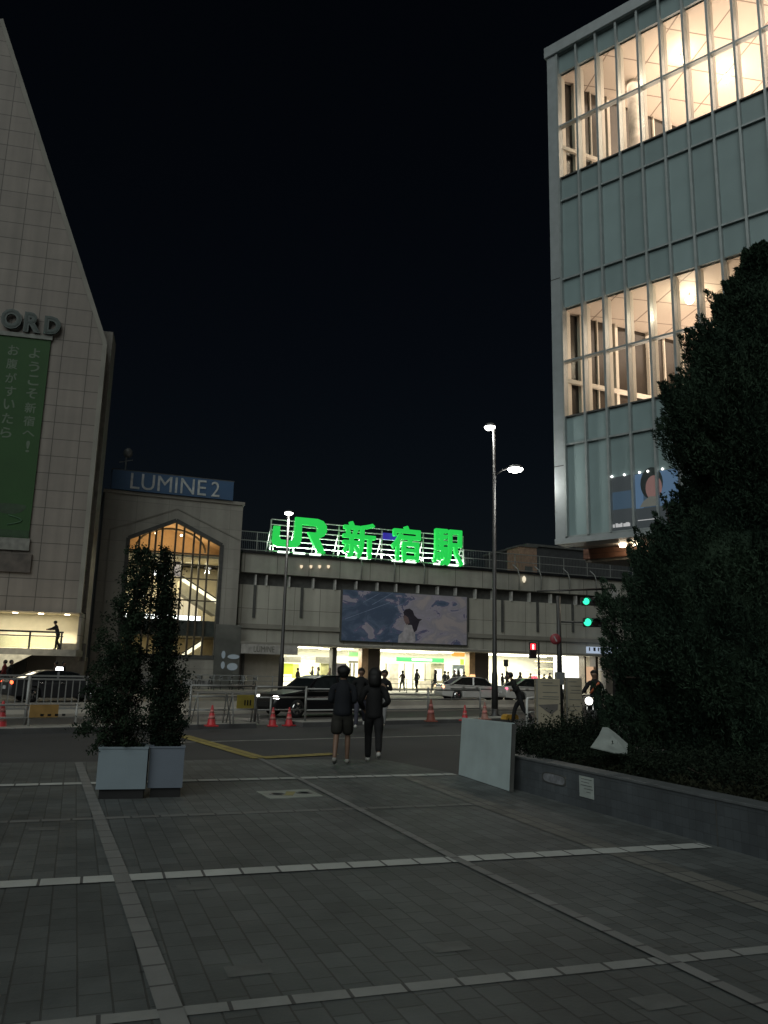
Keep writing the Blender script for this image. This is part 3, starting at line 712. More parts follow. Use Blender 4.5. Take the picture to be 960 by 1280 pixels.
hz = lh(157, 566, 2)[1]-zl
MB().tube([(0, 0, 0), (0, 0, hz)], .06, 8).build('mast', m_steel, an)
MB().ball((.1, 0, hz), (.35, .2, .4)).build('radome', m_steel, an); MB().bar((-.5, 0, hz-.8), (.5, 0, hz-.5), .07).build('arm', m_steel, an)

# ================================================================== LEFT BUILDING (tiled, with sloping shoulder)
bh = lambda x, y, n=0: LB.hit(x, y, n)
lbd = thing('tiled_department_store', 'tall beige tiled department store with steep sloping shoulder', 'department store', LB.o, LB.a)
P1 = bh(131.5, 430); P0 = bh(0, 20); zb = bh(60, 765)[1]
xr = bh(131.5, 430)[0]; sl = (P0[1]-P1[1])/(P0[0]-P1[0])
xl = -26.0; ztop = P1[1]+sl*(-9.5-xr)
xt = xr+(ztop-P1[1])/sl
tw = abs(bh(60, 600)[0]-bh(92, 600)[0]); th_ = abs(bh(95, 590)[1]-bh(95, 612)[1])
print('LB', P0, P1, zb, tw, th_)
m_tile = tile_mat('beige facade tiles', (.228, .200, .175), (.085, .075, .065), 1.62, 1.12, .028, 0, .6, 0, .05, dirt=.12, dscale=.4, bump=.4)
LBw = [(xl, zb), (xr, zb), (xr, P1[1]), (xt, ztop), (xl, ztop)]
MB().prism(LBw, 0, 1.5).build('wall', m_tile, lbd)
MB().bar((xr, -.05, zb), (xr, -.05, P1[1]), .28, .2, up=(0, 1, 0)).build('corner_trim', m_ledge, lbd)
MB().bar((xr, -.05, P1[1]), (xt, -.05, ztop), .28, .2, up=(0, 1, 0)).build('slope_trim', m_ledge, lbd)
xq = bh(141.5, 415, 1.5)
MB().box(xr-6, xq[0], 1.51, 3.6, zb+.12, xq[1]).build('stair_shaft', mat('dim side wall', (.24, .225, .20), .6), lbd)
MB().box(xr+.25, xq[0], 1.51, 3.6, bh(60, 812)[1]-.6, zb+.118).build('stair_shaft', mat('dim side wall lower', (.24, .225, .20), .6), lbd)
# lit walkway level
zf = bh(60, 812)[1]; xw = bh(97, 790)[0]; zc = zb
MB().box(xw, xr+.2, 0.02, 3.9, zf-.6, zb).build('pier', m_tile, lbd)
MB().box(xl, xw, 3.0, 3.2, zf, zb).build('recess_wall', mat('cream recess', (.62, .58, .46), .6, 0, .05), lbd)
MB().box(xl, xw, .1, 3.0, zb+.001, zb+.1).build('recess_ceiling', m_cream, lbd)
zd = bh(60, 820)[1]
MB().box(xl, xr+.3, -1.8, 3.2, zd, zf).build('walkway_deck', mat('walkway concrete', (.22, .21, .18), .7, 0, .2), lbd)
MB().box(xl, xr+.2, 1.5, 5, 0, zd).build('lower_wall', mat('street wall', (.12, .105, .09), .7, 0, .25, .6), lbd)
for k, x in enumerate((20, 52, 85)):
    s = bh(x, 766, 1.8)[0]
    MB().lathe([(.16, -.05), (.16, 0)], 12, (s, 1.6, zb-.004)).build('downlight', m_warm, lbd)
    light('walkway downlight', 'SPOT', LB.w(s, 1.6, zb-.1), 480, (1, .88, .62), .1, (0, 0, 0), spot=120)
light('walkway glow', 'AREA', LB.w(-7, 1.4, zb-.05), 260, (1, .90, .66), 11, (0, 0, LB.a), 1.2)
wr = thing('walkway_railing', 'glazed railing of the lit upper walkway on the tiled store', 'railing', LB.w(0, -1.7, zf), LB.a)
zr = bh(60, 790, -1.7)[1]-zf
MB().box(xl, xr-.5, -.04, .04, zr-.05, zr+.05).build('top_rail', m_dark, wr)
MB().box(xl, xr-.5, -.03, .03, zr*.72, zr*.72+.06).build('mid_rail', m_dark, wr)
k = xr-.6
while k > -16: MB().box(k-.05, k+.05, -.05, .05, 0, zr).build('post', m_dark, wr); k -= 1.75
MB().box(xl, xr-.6, .0, .012, .05, zr*.7).build('pane', glass('rail glass', (.82, .86, .8), .05), wr)
# stairs underside lit at far left
sa = bh(0, 838, -2); sb_ = bh(40, 818.5, -2)
stt = thing('outdoor_staircase', 'cream lit sloping flank of a staircase under the walkway at the photo edge', 'staircase', LB.w(0, -2, 0), LB.a)
dxs = sa[0]-sb_[0]; k_ = (sb_[1]-sa[1])/(sb_[0]-sa[0])
xb = sa[0]-7
MB().prism([(sb_[0], sb_[1]), (xb, sb_[1]), (xb, sa[1]+k_*(xb-sa[0]))], 0, .25).build('flank', mat('cream stair flank', (.62, .58, .46), .6), stt)
light('stair light', 'AREA', LB.w(sa[0]+.8, -3.6, 2.0), 28, (1, .9, .68), 3, (R(115), 0, LB.a), .4)
# wall box (fixture) on street level
MB().box(-1.9, -.2, 1.38, 1.5, 1.0, 2.9).build('notice_board', mat('dull notice', (.2, .19, .17), .5), lbd)
MB().box(-5.2, -3.6, 1.38, 1.5, .2, 2.2).build('shutter', m_sdark, lbd)
# name letters and banner
lt = thing('store_name_letters', 'dark green outlined letters ORD mounted above the green banner', 'sign', LB.w(0, -.25, 0), LB.a)
m_lg = mat('deep green letter', (.008, .028, .022), .35); m_lg2 = mat('grey green letter inlay', (.016, .036, .030), .5)
for ch, x0_, x1_, y0_, y1_ in (('O', 2, 29, 388.5, 413.5), ('R', 31, 53, 393, 418), ('D', 56, 77, 398, 420.5)):
    q1 = bh(x0_, (y0_+y1_)/2); q2_ = bh(x1_, (y0_+y1_)/2); z1_ = bh((x0_+x1_)/2, y0_)[1]; z0_ = bh((x0_+x1_)/2, y1_)[1]
    lo = mesh_obj('letter', text_mesh(ch, q2_[0]-q1[0], z1_-z0_, .16, .06), m_lg, lt, ((q1[0]+q2_[0])/2, 0, (z0_+z1_)/2))
    mesh_obj('inlay', text_mesh(ch, (q2_[0]-q1[0])*.86, (z1_-z0_)*.86, .02, -.012), m_lg2, lo, (0, -.092, 0))
c4 = lambda x, y: (x/8, 380+y/8)
q1 = bh(*c4(512, 372)); q2_ = bh(0, 413.5); q3 = bh(40.5, 674)
bw = 9.0
bn = thing('hanging_banner', 'long vertical green banner with pale Japanese writing on the tiled facade', 'banner', LB.w(q1[0], -.12, 0), LB.a)
zt_, zb_ = q1[1], q3[1]
m_bn = mat('green banner cloth', (.018, .070, .014), .7, 0, .12, .5)
MB().box(-bw, 0, 0, .05, zb_, zt_).build('cloth', m_bn, bn)
m_bt = mat('pale green print', (.12, .165, .115), .7, 0, .15, 2)
MB().box(-bw-.1, .1, -.08, .08, zt_+.004, zt_+.28).build('top_rail', mat('banner rail', (.16, .17, .15), .5), bn)
MB().box(-bw-.1, .1, -.08, .08, zb_-.75, zb_-.004).build('bottom_rail', mat('banner lower rail', (.19, .19, .17), .5), bn)
MB().box(-bw-.1, .3, -.05, .1, zb_-2.1, zb_-.95).build('louvre', mat('brown louvre', (.085, .07, .06), .6, 0, .5, 1.5), bn)
MB().box(-bw, 0, -.012, -.002, zb_+.05, zb_+.5).build('printed_footer', mat('banner footer', (.022, .055, .022), .7), bn)
colA = [('よ', 350, 500), ('う', 345, 635), ('こ', 338, 770), ('そ', 322, 900), ('新', 308, 1045), ('宿', 295, 1175), ('へ', 290, 1300), ('！', 282, 1430)]
colB = [('お', 140, 470), ('腹', 125, 605), ('が', 115, 745), ('す', 108, 880), ('い', 96, 1010), ('た', 80, 1150), ('ら', 65, 1290)]
for chs in (colA, colB):
    for ch, x, y in chs:
        s, z = bh(*c4(x, y))
        if ch == '！': me = text_mesh('!', .22, .75, .012, .01)
        elif ch == 'へ': me = text_mesh('へ', .72, .36, .012, .02)
        else: me = text_mesh(ch, .66, .68, .012, .018)
        mesh_obj('printed_character', me, m_bt, bn, (s-q1[0], -.009, z))
# pale generic bowl print
s, z = bh(13, 632)
MB().prism([(s-q1[0]+.95*math.cos(a)*(1 if math.sin(a) < 0 else 1), z+(.55*math.sin(a) if math.sin(a) < 0 else .12*math.sin(a))) for a in [2*PI*k/28 for k in range(28)]], -.009, -.003).build('printed_bowl', mat('bowl print', (.03, .06, .03), .7), bn)
s, z = bh(24, 645); s2, z2 = bh(24, 653)
cw = MB(); cw.tube([(s-q1[0]-.4+.8*math.sin(a*PI)*1.0-.2, -.009, z-.6*a) for a in [k/8 for k in range(9)]], .045, 5); cw.build('printed_swirl', mat('swirl print', (.05, .12, .06), .7), bn)

# ================================================================== RIGHT GLASS TOWER
rh = lambda x, y, n=0: RT.hit(x, y, n)
Z = {k: rh(703, v)[1] for k, v in dict(z0=672, z1=557, z2=522, z3=453, z4=386, z5=350, z6=251, z7=222, z8=157, z9=90, z10=66).items()}
print('tower', Z)
ms = [rh(x, y)[0] for x, y in ((703, 672), (729.7, 669), (762, 666), (790.7, 663), (819.8, 661))]
print('mull', ms, [rh(x, y)[0] for x, y in ((702, 350), (727, 343), (756, 333), (783.5, 324), (812.7, 315), (842, 306), (871, 297), (901.6, 287), (933, 276))])
BAY = (rh(933, 276)[0]-rh(702, 350)[0])/8
S0 = rh(703, 350)[0]; NB = 13
tw_ = thing('glass_office_tower', 'glass office tower with grey-green panels and two brightly lit storeys', 'office tower', RT.o, RT.a)
m_pan = mat('grey green back-painted glass', (.275, .365, .37), .32, 0, .10, .5, .05, 8)
nt_p = m_pan.node_tree; oi = nt_p.nodes.new('ShaderNodeObjectInfo'); mr_ = nt_p.nodes.new('ShaderNodeMapRange'); mr_.inputs['To Min'].default_value = .90; mr_.inputs['To Max'].default_value = 1.08
nt_p.links.new(oi.outputs['Random'], mr_.inputs['Value']); vv = nt_p.nodes.new('ShaderNodeVectorMath'); vv.operation = 'SCALE'
lk = nt_p.nodes['Principled BSDF'].inputs['Base Color'].links[0]; src = lk.from_socket; nt_p.links.new(src, vv.inputs[0]); nt_p.links.new(mr_.outputs['Result'], vv.inputs['Scale']); nt_p.links.new(vv.outputs['Vector'], nt_p.nodes['Principled BSDF'].inputs['Base Color'])
m_mull = mat('pale aluminium mullion', (.36, .40, .40), .4, .35, .1)
m_cap = mat('tower white aluminium', (.40, .44, .45), .4, .3, .08)
tgl = glass('tower glass', (.93, .95, .93), .035)
rows = [('z0', 'z1', 0), ('z1', 'z2', 0), ('z4', 'z5', 0), ('z5', 'z6', 0), ('z6', 'z7', 0), ('z9', 'z10', 0), ('z2', 'z3', 1), ('z3', 'z4', 1), ('z7', 'z8', 1), ('z8', 'z9', 1)]
for a_, b_, gl in rows:
    me = MB().box(.045, BAY-.045, .06 if not gl else .07, .16 if not gl else .085, Z[a_]+.04, Z[b_]-.04).mesh('cell')
    me.materials.append(tgl if gl else m_pan)
    for k in range(NB):
        o = bpy.data.objects.new('window' if gl else 'panel', me); COL.objects.link(o); o.parent = tw_; o.location = (S0+k*BAY, 0, 0)
mu = MB().box(-.045, .045, -.14, .2, Z['z0'], Z['z10']).mesh('mullion'); mu.materials.append(m_mull)
for k in range(NB+1):
    o = bpy.data.objects.new('mullion', mu); COL.objects.link(o); o.parent = tw_; o.location = (S0+k*BAY, 0, 0)
for k in ('z1', 'z3', 'z5', 'z6', 'z8', 'z0', 'z10'):
    MB().box(S0, S0+NB*BAY, -.05, .18, Z[k]-.04, Z[k]+.04).build('transom', m_mull, tw_)
SE = S0+NB*BAY
MB().box(S0, SE, -.03, .18, Z['z2']-.03, Z['z2']+.03).build('sill', m_sdark, tw_)
MB().box(S0, SE, -.03, .18, Z['z7']-.03, Z['z7']+.03).build('sill', m_sdark, tw_)
MB().box(-.02, S0-.05, -.12, .5, Z['z0']-.2, Z['z10']).build('corner_post', m_cap, tw_)
MB().box(-.12, SE, -.22, 12, Z['z10'], Z['z10']+.55).build('roof_cap', m_cap, tw_, bevel=.02)
MB().box(-.05, SE, -.14, .8, Z['z0']-.28, Z['z0']-.06).build('base_rail', m_cap, tw_)
for k in range(1, 3):
    MB().box(-.025, S0-.045, -.125, -.12, rh(703, 583 if k == 1 else 348)[1]-.02, rh(703, 583 if k == 1 else 348)[1]+.02).build('panel_joint', m_sdark, tw_)
# body behind opaque bands
DEP = 24.0
TK = .405/.914                      # the end wall leans away from the square corner
def foot(x0, y0, x1, y1, dx=0): return [(x0+y0*TK+dx, y0), (x1, y0), (x1, y1), (x0+y1*TK+dx, y1)]
mb_ = mat('tower inner wall', (.5, .47, .42), .7)
for a_, b_ in (('z0', 'z2'), ('z4', 'z7'), ('z9', 'z10')):
    MB().prism(foot(.05, .2, SE, DEP), Z[a_]+.0, Z[b_]-.005, 'xy').build('floor_block', mb_, tw_)
m_soff = mat('cream soffit', (.55, .5, .44), .6)
MB().prism(foot(-.2, .8, SE, DEP), Z['z0']-.26, Z['z0']-.005, 'xy').build('soffit', m_soff, tw_)
m_ceil = tile_mat('ceiling boards', (.70, .62, .53), (.30, .24, .20), 1.9, 1.9, .035, 0, .6, R(38), .01, plane='xy', dirt=.02, bump=.05)
fin = MB().box(-.05, .05, .21, .50, 0, 1).mesh('inner_fin'); m_fincr = mat('cream fin', (.7, .66, .58), .5, 0, .05); fin.materials.append(m_fincr)
for f0, f1, nm in (('z2', 'z4', 'a'), ('z7', 'z9', 'b')):
    z0_, z1_ = Z[f0], Z[f1]
    MB().prism(foot(.05, .2, SE, DEP), z1_-.03, z1_-.006, 'xy').build('ceiling', m_ceil, tw_)
    MB().prism(foot(.05, .2, SE, DEP), z0_+.0, z0_+.03, 'xy').build('floor', mb_, tw_)
    for k in range(NB+1):
        o = bpy.data.objects.new('inner_fin', fin); COL.objects.link(o); o.parent = tw_; o.location = (S0+k*BAY, 0, z0_+.035); o.scale.z = z1_-z0_-.07
    # glazed end wall: dark night panes, pale mullions, a rail
    ew = bpy.data.objects.new('end_wall', None); COL.objects.link(ew); ew.parent = tw_; ew.location = (.12+.25*TK, .25, 0); ew.rotation_euler.z = math.atan2(.914, .405)
    EL_ = (DEP-.5)/.914
    MB().box(0, EL_, .0, .08, z0_+.031, z1_-.031).build('night_glazing', mat('night pane '+nm, (.035, .03, .026), .25, 0, .1), ew)
    k = .9; i = 0
    while k < EL_:
        wdt, dpt = ((.075, .20), (.03, .10))[i % 2]
        MB().box(k-wdt, k+wdt, -dpt, -.003, z0_+.031, z1_-.031).build('end_mullion', m_fincr, ew); k += .95; i += 1
    MB().box(0, EL_, -.30, -.16, z0_+1.55, z0_+1.72).build('end_rail', m_fincr, ew)
    MB().box(.5+DEP*TK, SE+8, DEP-.3, DEP-.2, z0_+.031, z1_-.031).build('rear_wall', m_fincr, tw_)
    light('office glow '+nm, 'AREA', RT.w(SE*.55, DEP*.30, z0_+.25), 1500, (1, .74, .60), SE*.85, (PI, 0, RT.a), DEP*.45)
    light('office glow down '+nm, 'AREA', RT.w(SE*.55, DEP*.30, z1_-.2), 1000, (1, .76, .60), SE*.85, (0, 0, RT.a), DEP*.45)
# globe lamps
for (x, y, fl, dn) in ((851, 75, 'z9', 3.2), (908, 98, 'z9', 2.6), (862, 375, 'z4', 3.2)):
    # find depth where the ray meets ceiling - .35
    d = ray(x, y); zc_ = Z[fl]-.35; t_ = (zc_-CAMZ)/d.z; p = Vector((0, 0, CAMZ))+d*t_
    loc = (p-RT.o); lx, ly = loc.dot(RT.ex), loc.dot(RT.ey)
    print('globe', lx, ly)
    if not (0.6 < ly < DEP-.5): ly = 3.5
    gl_ = MB().ball((lx, ly, zc_), .17).build('globe_lamp', emis('globe light', (1, .88, .68), 14), tw_)
    MB().tube([(lx, ly, zc_+.15), (lx, ly, Z[fl]-.03)], .015, 6).build('lamp_rod', m_dark, gl_)
    light('globe', 'POINT', RT.w(lx, ly, zc_-.3), 60, (1, .85, .62), .17)
# round column on the upper lit floor
for (x, y) in ((792, 150),):
    d = ray(792, 150); n_ = 2.6; s = rh(793, 150, n_)[0]
    MB().lathe([(.27, Z['z7']+.03), (.27, Z['z9']-.03)], 24, (s, n_, 0)).build('column', mat('white column', (.75, .7, .64), .5), tw_)
s = rh(890, 370, 2.5)[0]
MB().box(s+.2, SE, 2.5, DEP-.5, Z['z2']+.03, Z['z4']-.03).build('core_wall', mat('core wall', (.55, .46, .38), .6), tw_)
# lower recessed timber volume and its spotlights
q1 = rh(729, 690, 1.6)
m_wood = tile_mat('timber soffit', (.20, .10, .065), (.06, .03, .02), 3.0, .22, .01, .3, .5, 0, .25)
zw = rh(735, 699, 1.6)[1]
MB().prism(foot(q1[0]-1.6*TK, 1.6, SE, DEP), zw, Z['z0']-.27, 'xy').build('timber_volume', m_wood, tw_)
m_under = mat('tower underside', (.16, .15, .13), .7)
MB().prism(foot(q1[0]+.05-1.6*TK, 1.65, SE, DEP-.1), zw-.12, zw-.003, 'xy').build('underside', m_under, tw_)
for x, y in ((783, 684), (799, 681)):
    s, z = rh(x, y, 1.5)
    MB().lathe([(.13, 0), (.16, .12)], 14, (s, 1.2, Z['z0']-.4)).build('spotlight', m_warm, tw_)
    light('soffit spot', 'SPOT', RT.w(s, 1.15, Z['z0']-.45), 45, (1, .85, .62), .08, (R(-35), 0, RT.a), spot=110)
MB().box(12, SE, 3.5, DEP-.5, 0, zw-.12).build('core', mb_, tw_)
# poster behind the lower panels
pa = rh(762.5, 600, .03); pb = rh(846, 600, .03); ptop = rh(765, 597, .03)[1]; pbot = rh(765, 664.5, .03)[1]
ps = thing('advertising_poster', 'backlit blue advertising poster of a head and shoulders in the tower corner windows', 'poster', RT.w(0, .03, 0), RT.a)
pm = [S0+k*BAY for k in range(NB)]
kk = min(range(NB), key=lambda i: abs(pm[i]-ms[2]))
e1 = emis('poster blue', (.10, .17, .25), .30); e2 = emis('poster grey', (.11, .13, .14), .25); e3 = emis('poster blue glow', (.15, .26, .42), .38)
b0, b1, b2, b3 = pm[kk]+.05, pm[kk+1], pm[kk+2], pm[kk+3]-.05
zz = lambda y: pbot+(ptop-pbot)*(664.5-y)/67.5
MB().box(b0, b3, 0.005, .025, pbot, ptop).build('print', e2, ps)
MB().box(b0, b1, 0.0, .0045, zz(638), zz(616)).build('blue_field', e1, ps)
MB().box(b1, b1+.35, 0.0, .0045, zz(640), ptop-.02).build('blue_field', e3, ps)
MB().box(b2, b2+.75, 0.0, .0045, zz(640), ptop-.02).build('blue_field', e3, ps)
MB().box(b1+.352, b2-.002, 0.0, .0045, zz(640), ptop-.02).build('blue_field', e1, ps)
def el(cx, cz, rx, rz, n=20): return [(cx+rx*math.cos(2*PI*k/n), cz+rz*math.sin(2*PI*k/n)) for k in range(n)]
hx = (b1+b2)/2+.22
MB().prism(el(hx, zz(611), .44, .62), -.008, -.0015).build('printed_hair', mat('poster hair', (.045, .06, .06), .5), ps)
MB().prism(el(hx+.08, zz(617), .32, .48), -.014, -.0095).build('printed_face', emis('poster skin', (.42, .24, .22), .32), ps)
MB().prism([(b1+.2, zz(639)), (b1+.35, zz(632)), (hx-.1, zz(627)), (hx+.3, zz(628)), (b2-.03, zz(633)), (b2-.03, zz(639))], -.020, -.0155).build('printed_shoulders', emis('poster shirt', (.26, .27, .24), .3), ps)
for k, x in enumerate((764.5, 780, 799, 809.5, 828)):
    s, z = rh(x, 591.5 if k > 1 else 591.3, -.02)
    MB().ball((s, -.03, ptop+.03), .045).build('picture_lamp', emis('picture lamp', (1, 1, .95), 3), ps)
for k in range(7):
    s = rh(766+k*3.2, 658, 0)[0]; MB().box(s, s+.07+.03*(k % 3), -.006, -.001, zz(660), zz(656)+.03*(k % 2)).build('printed_mark', emis('poster mark', (.8, .8, .8), .45), ps)
s = b1+.1; MB().box(s, s+.9, -.006, -.001, zz(655), zz(654)).build('printed_mark', emis('poster mark 2', (.8, .8, .8), .4), ps)

# ================================================================== PEOPLE
def skin_mesh(V, E, sub=1, root=0):
    V = [tuple(v[:4]) for v in V]; E2 = []
    for a, b in E:
        A, B = V[a], V[b]; ln = math.dist(A[:3], B[:3])
        if ln > .10 and max(A[3], B[3]) > .03:
            k = min(3, int(ln/.07)); p_ = a
            for j in range(1, k):
                t = j/k; V.append(tuple(A[i]*(1-t)+B[i]*t for i in range(4))); E2.append((p_, len(V)-1)); p_ = len(V)-1
            E2.append((p_, b))
        else: E2.append((a, b))
    E = E2
    me = bpy.data.meshes.new('sk'); me.from_pydata([v[:3] for v in V], E, [])
    o = bpy.data.objects.new('sk', me); COL.objects.link(o)
    sm = o.modifiers.new('s', 'SKIN'); sm.use_smooth_shade = True
    for i, v in enumerate(V):
        me.skin_vertices[0].data[i].radius = (v[3], v[3] if len(v) < 5 else v[4])
        me.skin_vertices[0].data[i].use_root = (i == root)
    ss = o.modifiers.new('u', 'SUBSURF'); ss.levels = sub; ss.render_levels = sub
    bpy.context.view_layer.update()
    out = bpy.data.meshes.new_from_object(o.evaluated_get(bpy.context.evaluated_depsgraph_get()))
    bpy.data.objects.remove(o); out.polygons.foreach_set('use_smooth', [True]*len(out.polygons))
    return out
m_skin = mat('skin', (.24, .145, .10), .55, 0, .08)
CL = {}
def cloth(col):
    if col not in CL: CL[col] = mat('cloth %d' % len(CL), col, .85, 0, .2, 8, .3, 120)
    return CL[col]
BL, NV, GY, WH, BR = (.007, .007, .008), (.007, .009, .014), (.07, .07, .07), (.45, .44, .42), (.06, .04, .03)
def pose_walk(ph, arms='swing', lift=0.0):
    s = math.sin(ph)
    p = {}
    for sd, k in ((1, s), (-1, -s)):
        hip = (sd*.09, 0, .90); kn = (sd*.095, .16*k+.05, .50+.01); an = (sd*.09, .30*k-(.10 if k < 0 else 0), .085+(.13*max(0, -k))*(1+lift))
        toe = (sd*.10, an[1]+.13, max(.03, an[2]-.055-(.06 if k < -.2 else 0)))
        p['L' if sd > 0 else 'R'] = (hip, kn, an, toe)
        if arms == 'swing': el = (sd*.25, -.12*k-.02, 1.13); wr = (sd*.24, -.22*k+.08, .90)
        elif arms == 'front': el = (sd*.225, -.02, 1.12); wr = (sd*.12, .20, 1.12)
        elif arms == 'phone': el = (sd*.25, .02, 1.12); wr = (sd*.10, .24, 1.24)
        elif arms == 'pocket': el = (sd*.29, -.06, 1.13); wr = (sd*.20, .06, .93)
        elif arms == 'reach': el = (sd*.24, .22, 1.24); wr = (sd*.22, .46, 1.20)
        p['A'+('L' if sd > 0 else 'R')] = (el, wr)
    return p
def person(loc, face, H=1.68, label='', top=BL, bottom=BL, shoes=WH, hair='short', pose=None, short=False, group=None, sleeve=1.0, coat=0, sit=False, stout=1.0, haircol=(.006, .005, .005), extra=None, lean=0.0):
    k = H/1.70; p = pose or pose_walk(.8)
    root = thing('person', label, 'person', loc, face, group)
    def Lz(z): return lean*max(0, z-.9)
    hb = p.get('hip', (0, 0, 0))
    V = [(0, 0, .94, .115), (0, 0, 1.08, .105), (0, 0, 1.26, .125), (0, 0, 1.39, .10), (0, .0, 1.47, .052), (0, .015, 1.54, .062), (0, .02, 1.60, .086), (0, .015, 1.66, .080), (0, .01, 1.70, .035)]
    V = [(v[0], v[1]+Lz(v[2]), v[2], v[3]) for v in V]
    E = [(i, i+1) for i in range(8)]
    def add(v, par): V.append(v); E.append((par, len(V)-1)); return len(V)-1
    add((0, .115+Lz(1.6), 1.605, .013), 6)                                   # nose
    for sd in (1, -1): add((sd*.088, .01+Lz(1.6), 1.60, .014), 6)            # ears
    for sd, sdn in ((1, 'L'), (-1, 'R')):
        hip, kn, an, toe = p[sdn]; el, wr = p['A'+sdn]
        i = add((*hip, .080), 0); i = add(((hip[0]+kn[0])/2, (hip[1]+kn[1])/2, (hip[2]+kn[2])/2, .068), i); i = add((*kn, .054), i)
        i = add((kn[0]*.7+an[0]*.3, (kn[1]*.7+an[1]*.3)-.015, kn[2]*.7+an[2]*.3, .055), i); i = add((*an, .036), i); add((toe[0], toe[1], toe[2]+.01, .032), i)
        el = (el[0], el[1]+Lz(el[2]), el[2]); wr = (wr[0], wr[1]+Lz(wr[2]), wr[2])
        sh = (sd*.155, -.0+Lz(1.36), 1.36)
        i = add((*sh, .048), 3); i = add((*el, .040), i); i = add((*wr, .026), i)
        d = (Vector(wr)-Vector(el)).normalized(); side = d.cross(Vector((0, 0, 1))) if abs(d.z) < .9 else Vector((0, 1, 0)).cross(d).cross(d)
        side = Vector((0, 1, 0)) if abs(d.z) > .6 else Vector((0, 0, 1)); side = (side-d*side.dot(d)).normalized(); out_ = d.cross(side).normalized()
        if out_.x*sd > 0: out_ = -out_
        palm = Vector(wr)+d*.055; i = add((*palm, .028), i)
        for f, (o_, ln) in enumerate(((-.030, .055), (-.010, .072), (.010, .078), (.030, .070))):
            b_ = palm+d*.035+side*-o_; i1 = add((*b_, .0095), i); c_ = b_+d*ln*.5+out_*.010; i2 = add((*c_, .009), i1); e_ = c_+d*ln*.35+out_*.03; add((*e_, .008), i2)
        b_ = palm-d*.01+side*.034+out_*.01; i1 = add((*b_, .011), i); add((*(b_+d*.04+side*.012+out_*.012), .009), i1)
    def fin_(me):
        n = len(me.vertices); a = np.zeros(n*3); me.vertices.foreach_get('co', a); a = a.reshape(-1, 3)
        tor = (a[:, 2] > .74) & (a[:, 2] < 1.46) & (np.abs(a[:, 0]) < .21)
        a[tor, 1] = (a[tor, 1]-lean*np.maximum(0, a[tor, 2]-.9))*.78+lean*np.maximum(0, a[tor, 2]-.9); a *= k; me.vertices.foreach_set('co', a.ravel()); me.update(); return me
    body = fin_(skin_mesh(V, E)); mesh_obj('body', body, m_skin, root)
    # top
    w_ = stout
    V2 = [(0, 0, .83-coat, .178*w_), (0, 0, .93-coat, .170*w_), (0, 0, 1.08, .158*w_), (0, 0, 1.26, .160*w_), (0, 0, 1.375, .130), (0, 0, 1.44, .090), (0, .005, 1.515, .075)]
    V2 = [(v[0], v[1]+Lz(v[2]), v[2], v[3]) for v in V2]
    E2 = [(0, 1), (1, 2), (2, 3), (3, 4), (4, 5), (5, 6)]
    for sd, sdn in ((1, 'L'), (-1, 'R')):
        el, wr = p['A'+sdn]; el = Vector((el[0], el[1]+Lz(el[2]), el[2])); wr = Vector((wr[0], wr[1]+Lz(wr[2]), wr[2]))
        V2.append((sd*.165*w_, Lz(1.36), 1.362, .076)); E2.append((4, len(V2)-1))
        if sleeve >= 1: V2.append((*el, .064)); E2.append((len(V2)-2, len(V2)-1)); V2.append((*wr, .046)); E2.append((len(V2)-2, len(V2)-1))
        else:
            q_ = Vector((sd*.172, Lz(1.39), 1.395)).lerp(el, .75); V2.append((*q_, .070)); E2.append((len(V2)-2, len(V2)-1))
    mesh_obj('jacket', fin_(skin_mesh(V2, E2)), cloth(top), root)
    V3 = [(0, 0, 1.03, .135), (0, 0, .95, .150), (0, 0, .88, .140)]; E3 = [(0, 1), (1, 2)]
    for sdn in ('L', 'R'):
        hip, kn, an, toe = [Vector(q_) for q_ in p[sdn]]
        V3.append((*(hip-Vector((0, 0, .05))), .125)); E3.append((2, len(V3)-1))
        V3.append((*hip.lerp(kn, .5), .118 if short else .102)); E3.append((len(V3)-2, len(V3)-1))
        V3.append((*(hip.lerp(kn, .98) if short else kn), .112 if short else .080)); E3.append((len(V3)-2, len(V3)-1))
        if not short: V3.append((*kn.lerp(an, .5), .074)); E3.append((len(V3)-2, len(V3)-1)); V3.append((*kn.lerp(an, 1.04), .062)); E3.append((len(V3)-2, len(V3)-1))
    mesh_obj('shorts' if short else 'trousers', fin_(skin_mesh(V3, E3)), cloth(bottom), root)
    for sdn in ('L', 'R'):
        hip, kn, an, toe = [Vector(q_)*k for q_ in p[sdn]]
        d = (toe-an); 
        V4 = [(*(an+Vector((0, -.045, -.022))*k), .044), (*(an.lerp(toe, .5)+Vector((0, 0, -.006))), .048), (*(toe+Vector((0, .02, .0))), .036)]
        me = skin_mesh(V4, [(0, 1), (1, 2)]); mesh_obj('shoe', me, cloth(shoes), root)
    hm = MB(); hz = 1.625*k; hy = (.0+Lz(1.62))*k
    hm.ball((0, hy-.012, hz+.012), (.103, .112, .108), 16, 10)
    if hair == 'puffy': hm.ball((0, hy-.02, hz+.035), (.118, .12, .10), 16, 10)
    if hair == 'long':
        hm.ball((0, hy-.02, hz+.02), (.125, .125, .12), 16, 10); hm.tube([(0, hy-.035, hz+.02), (0, hy-.035, hz-.07), (0, hy-.045, hz-.15), (0, hy-.05, hz-.20)], [.115, .122, .118, .085], 16)
    hb_ = hm.build('hair', mat('hair', haircol, .6, 0, .3, 12, .6, 160) if 'hair' not in CL else CL['hair'], root)
    CL['hair'] = hb_.data.materials[0]
    # carve the face free: push the front lower hair back
    v = np.zeros(len(hb_.data.vertices)*3); hb_.data.vertices.foreach_get('co', v); v = v.reshape(-1, 3)
    fr_ = (v[:, 1] > hy+.02) & (v[:, 2] < hz+.045); v[fr_, 1] = hy+.02; 
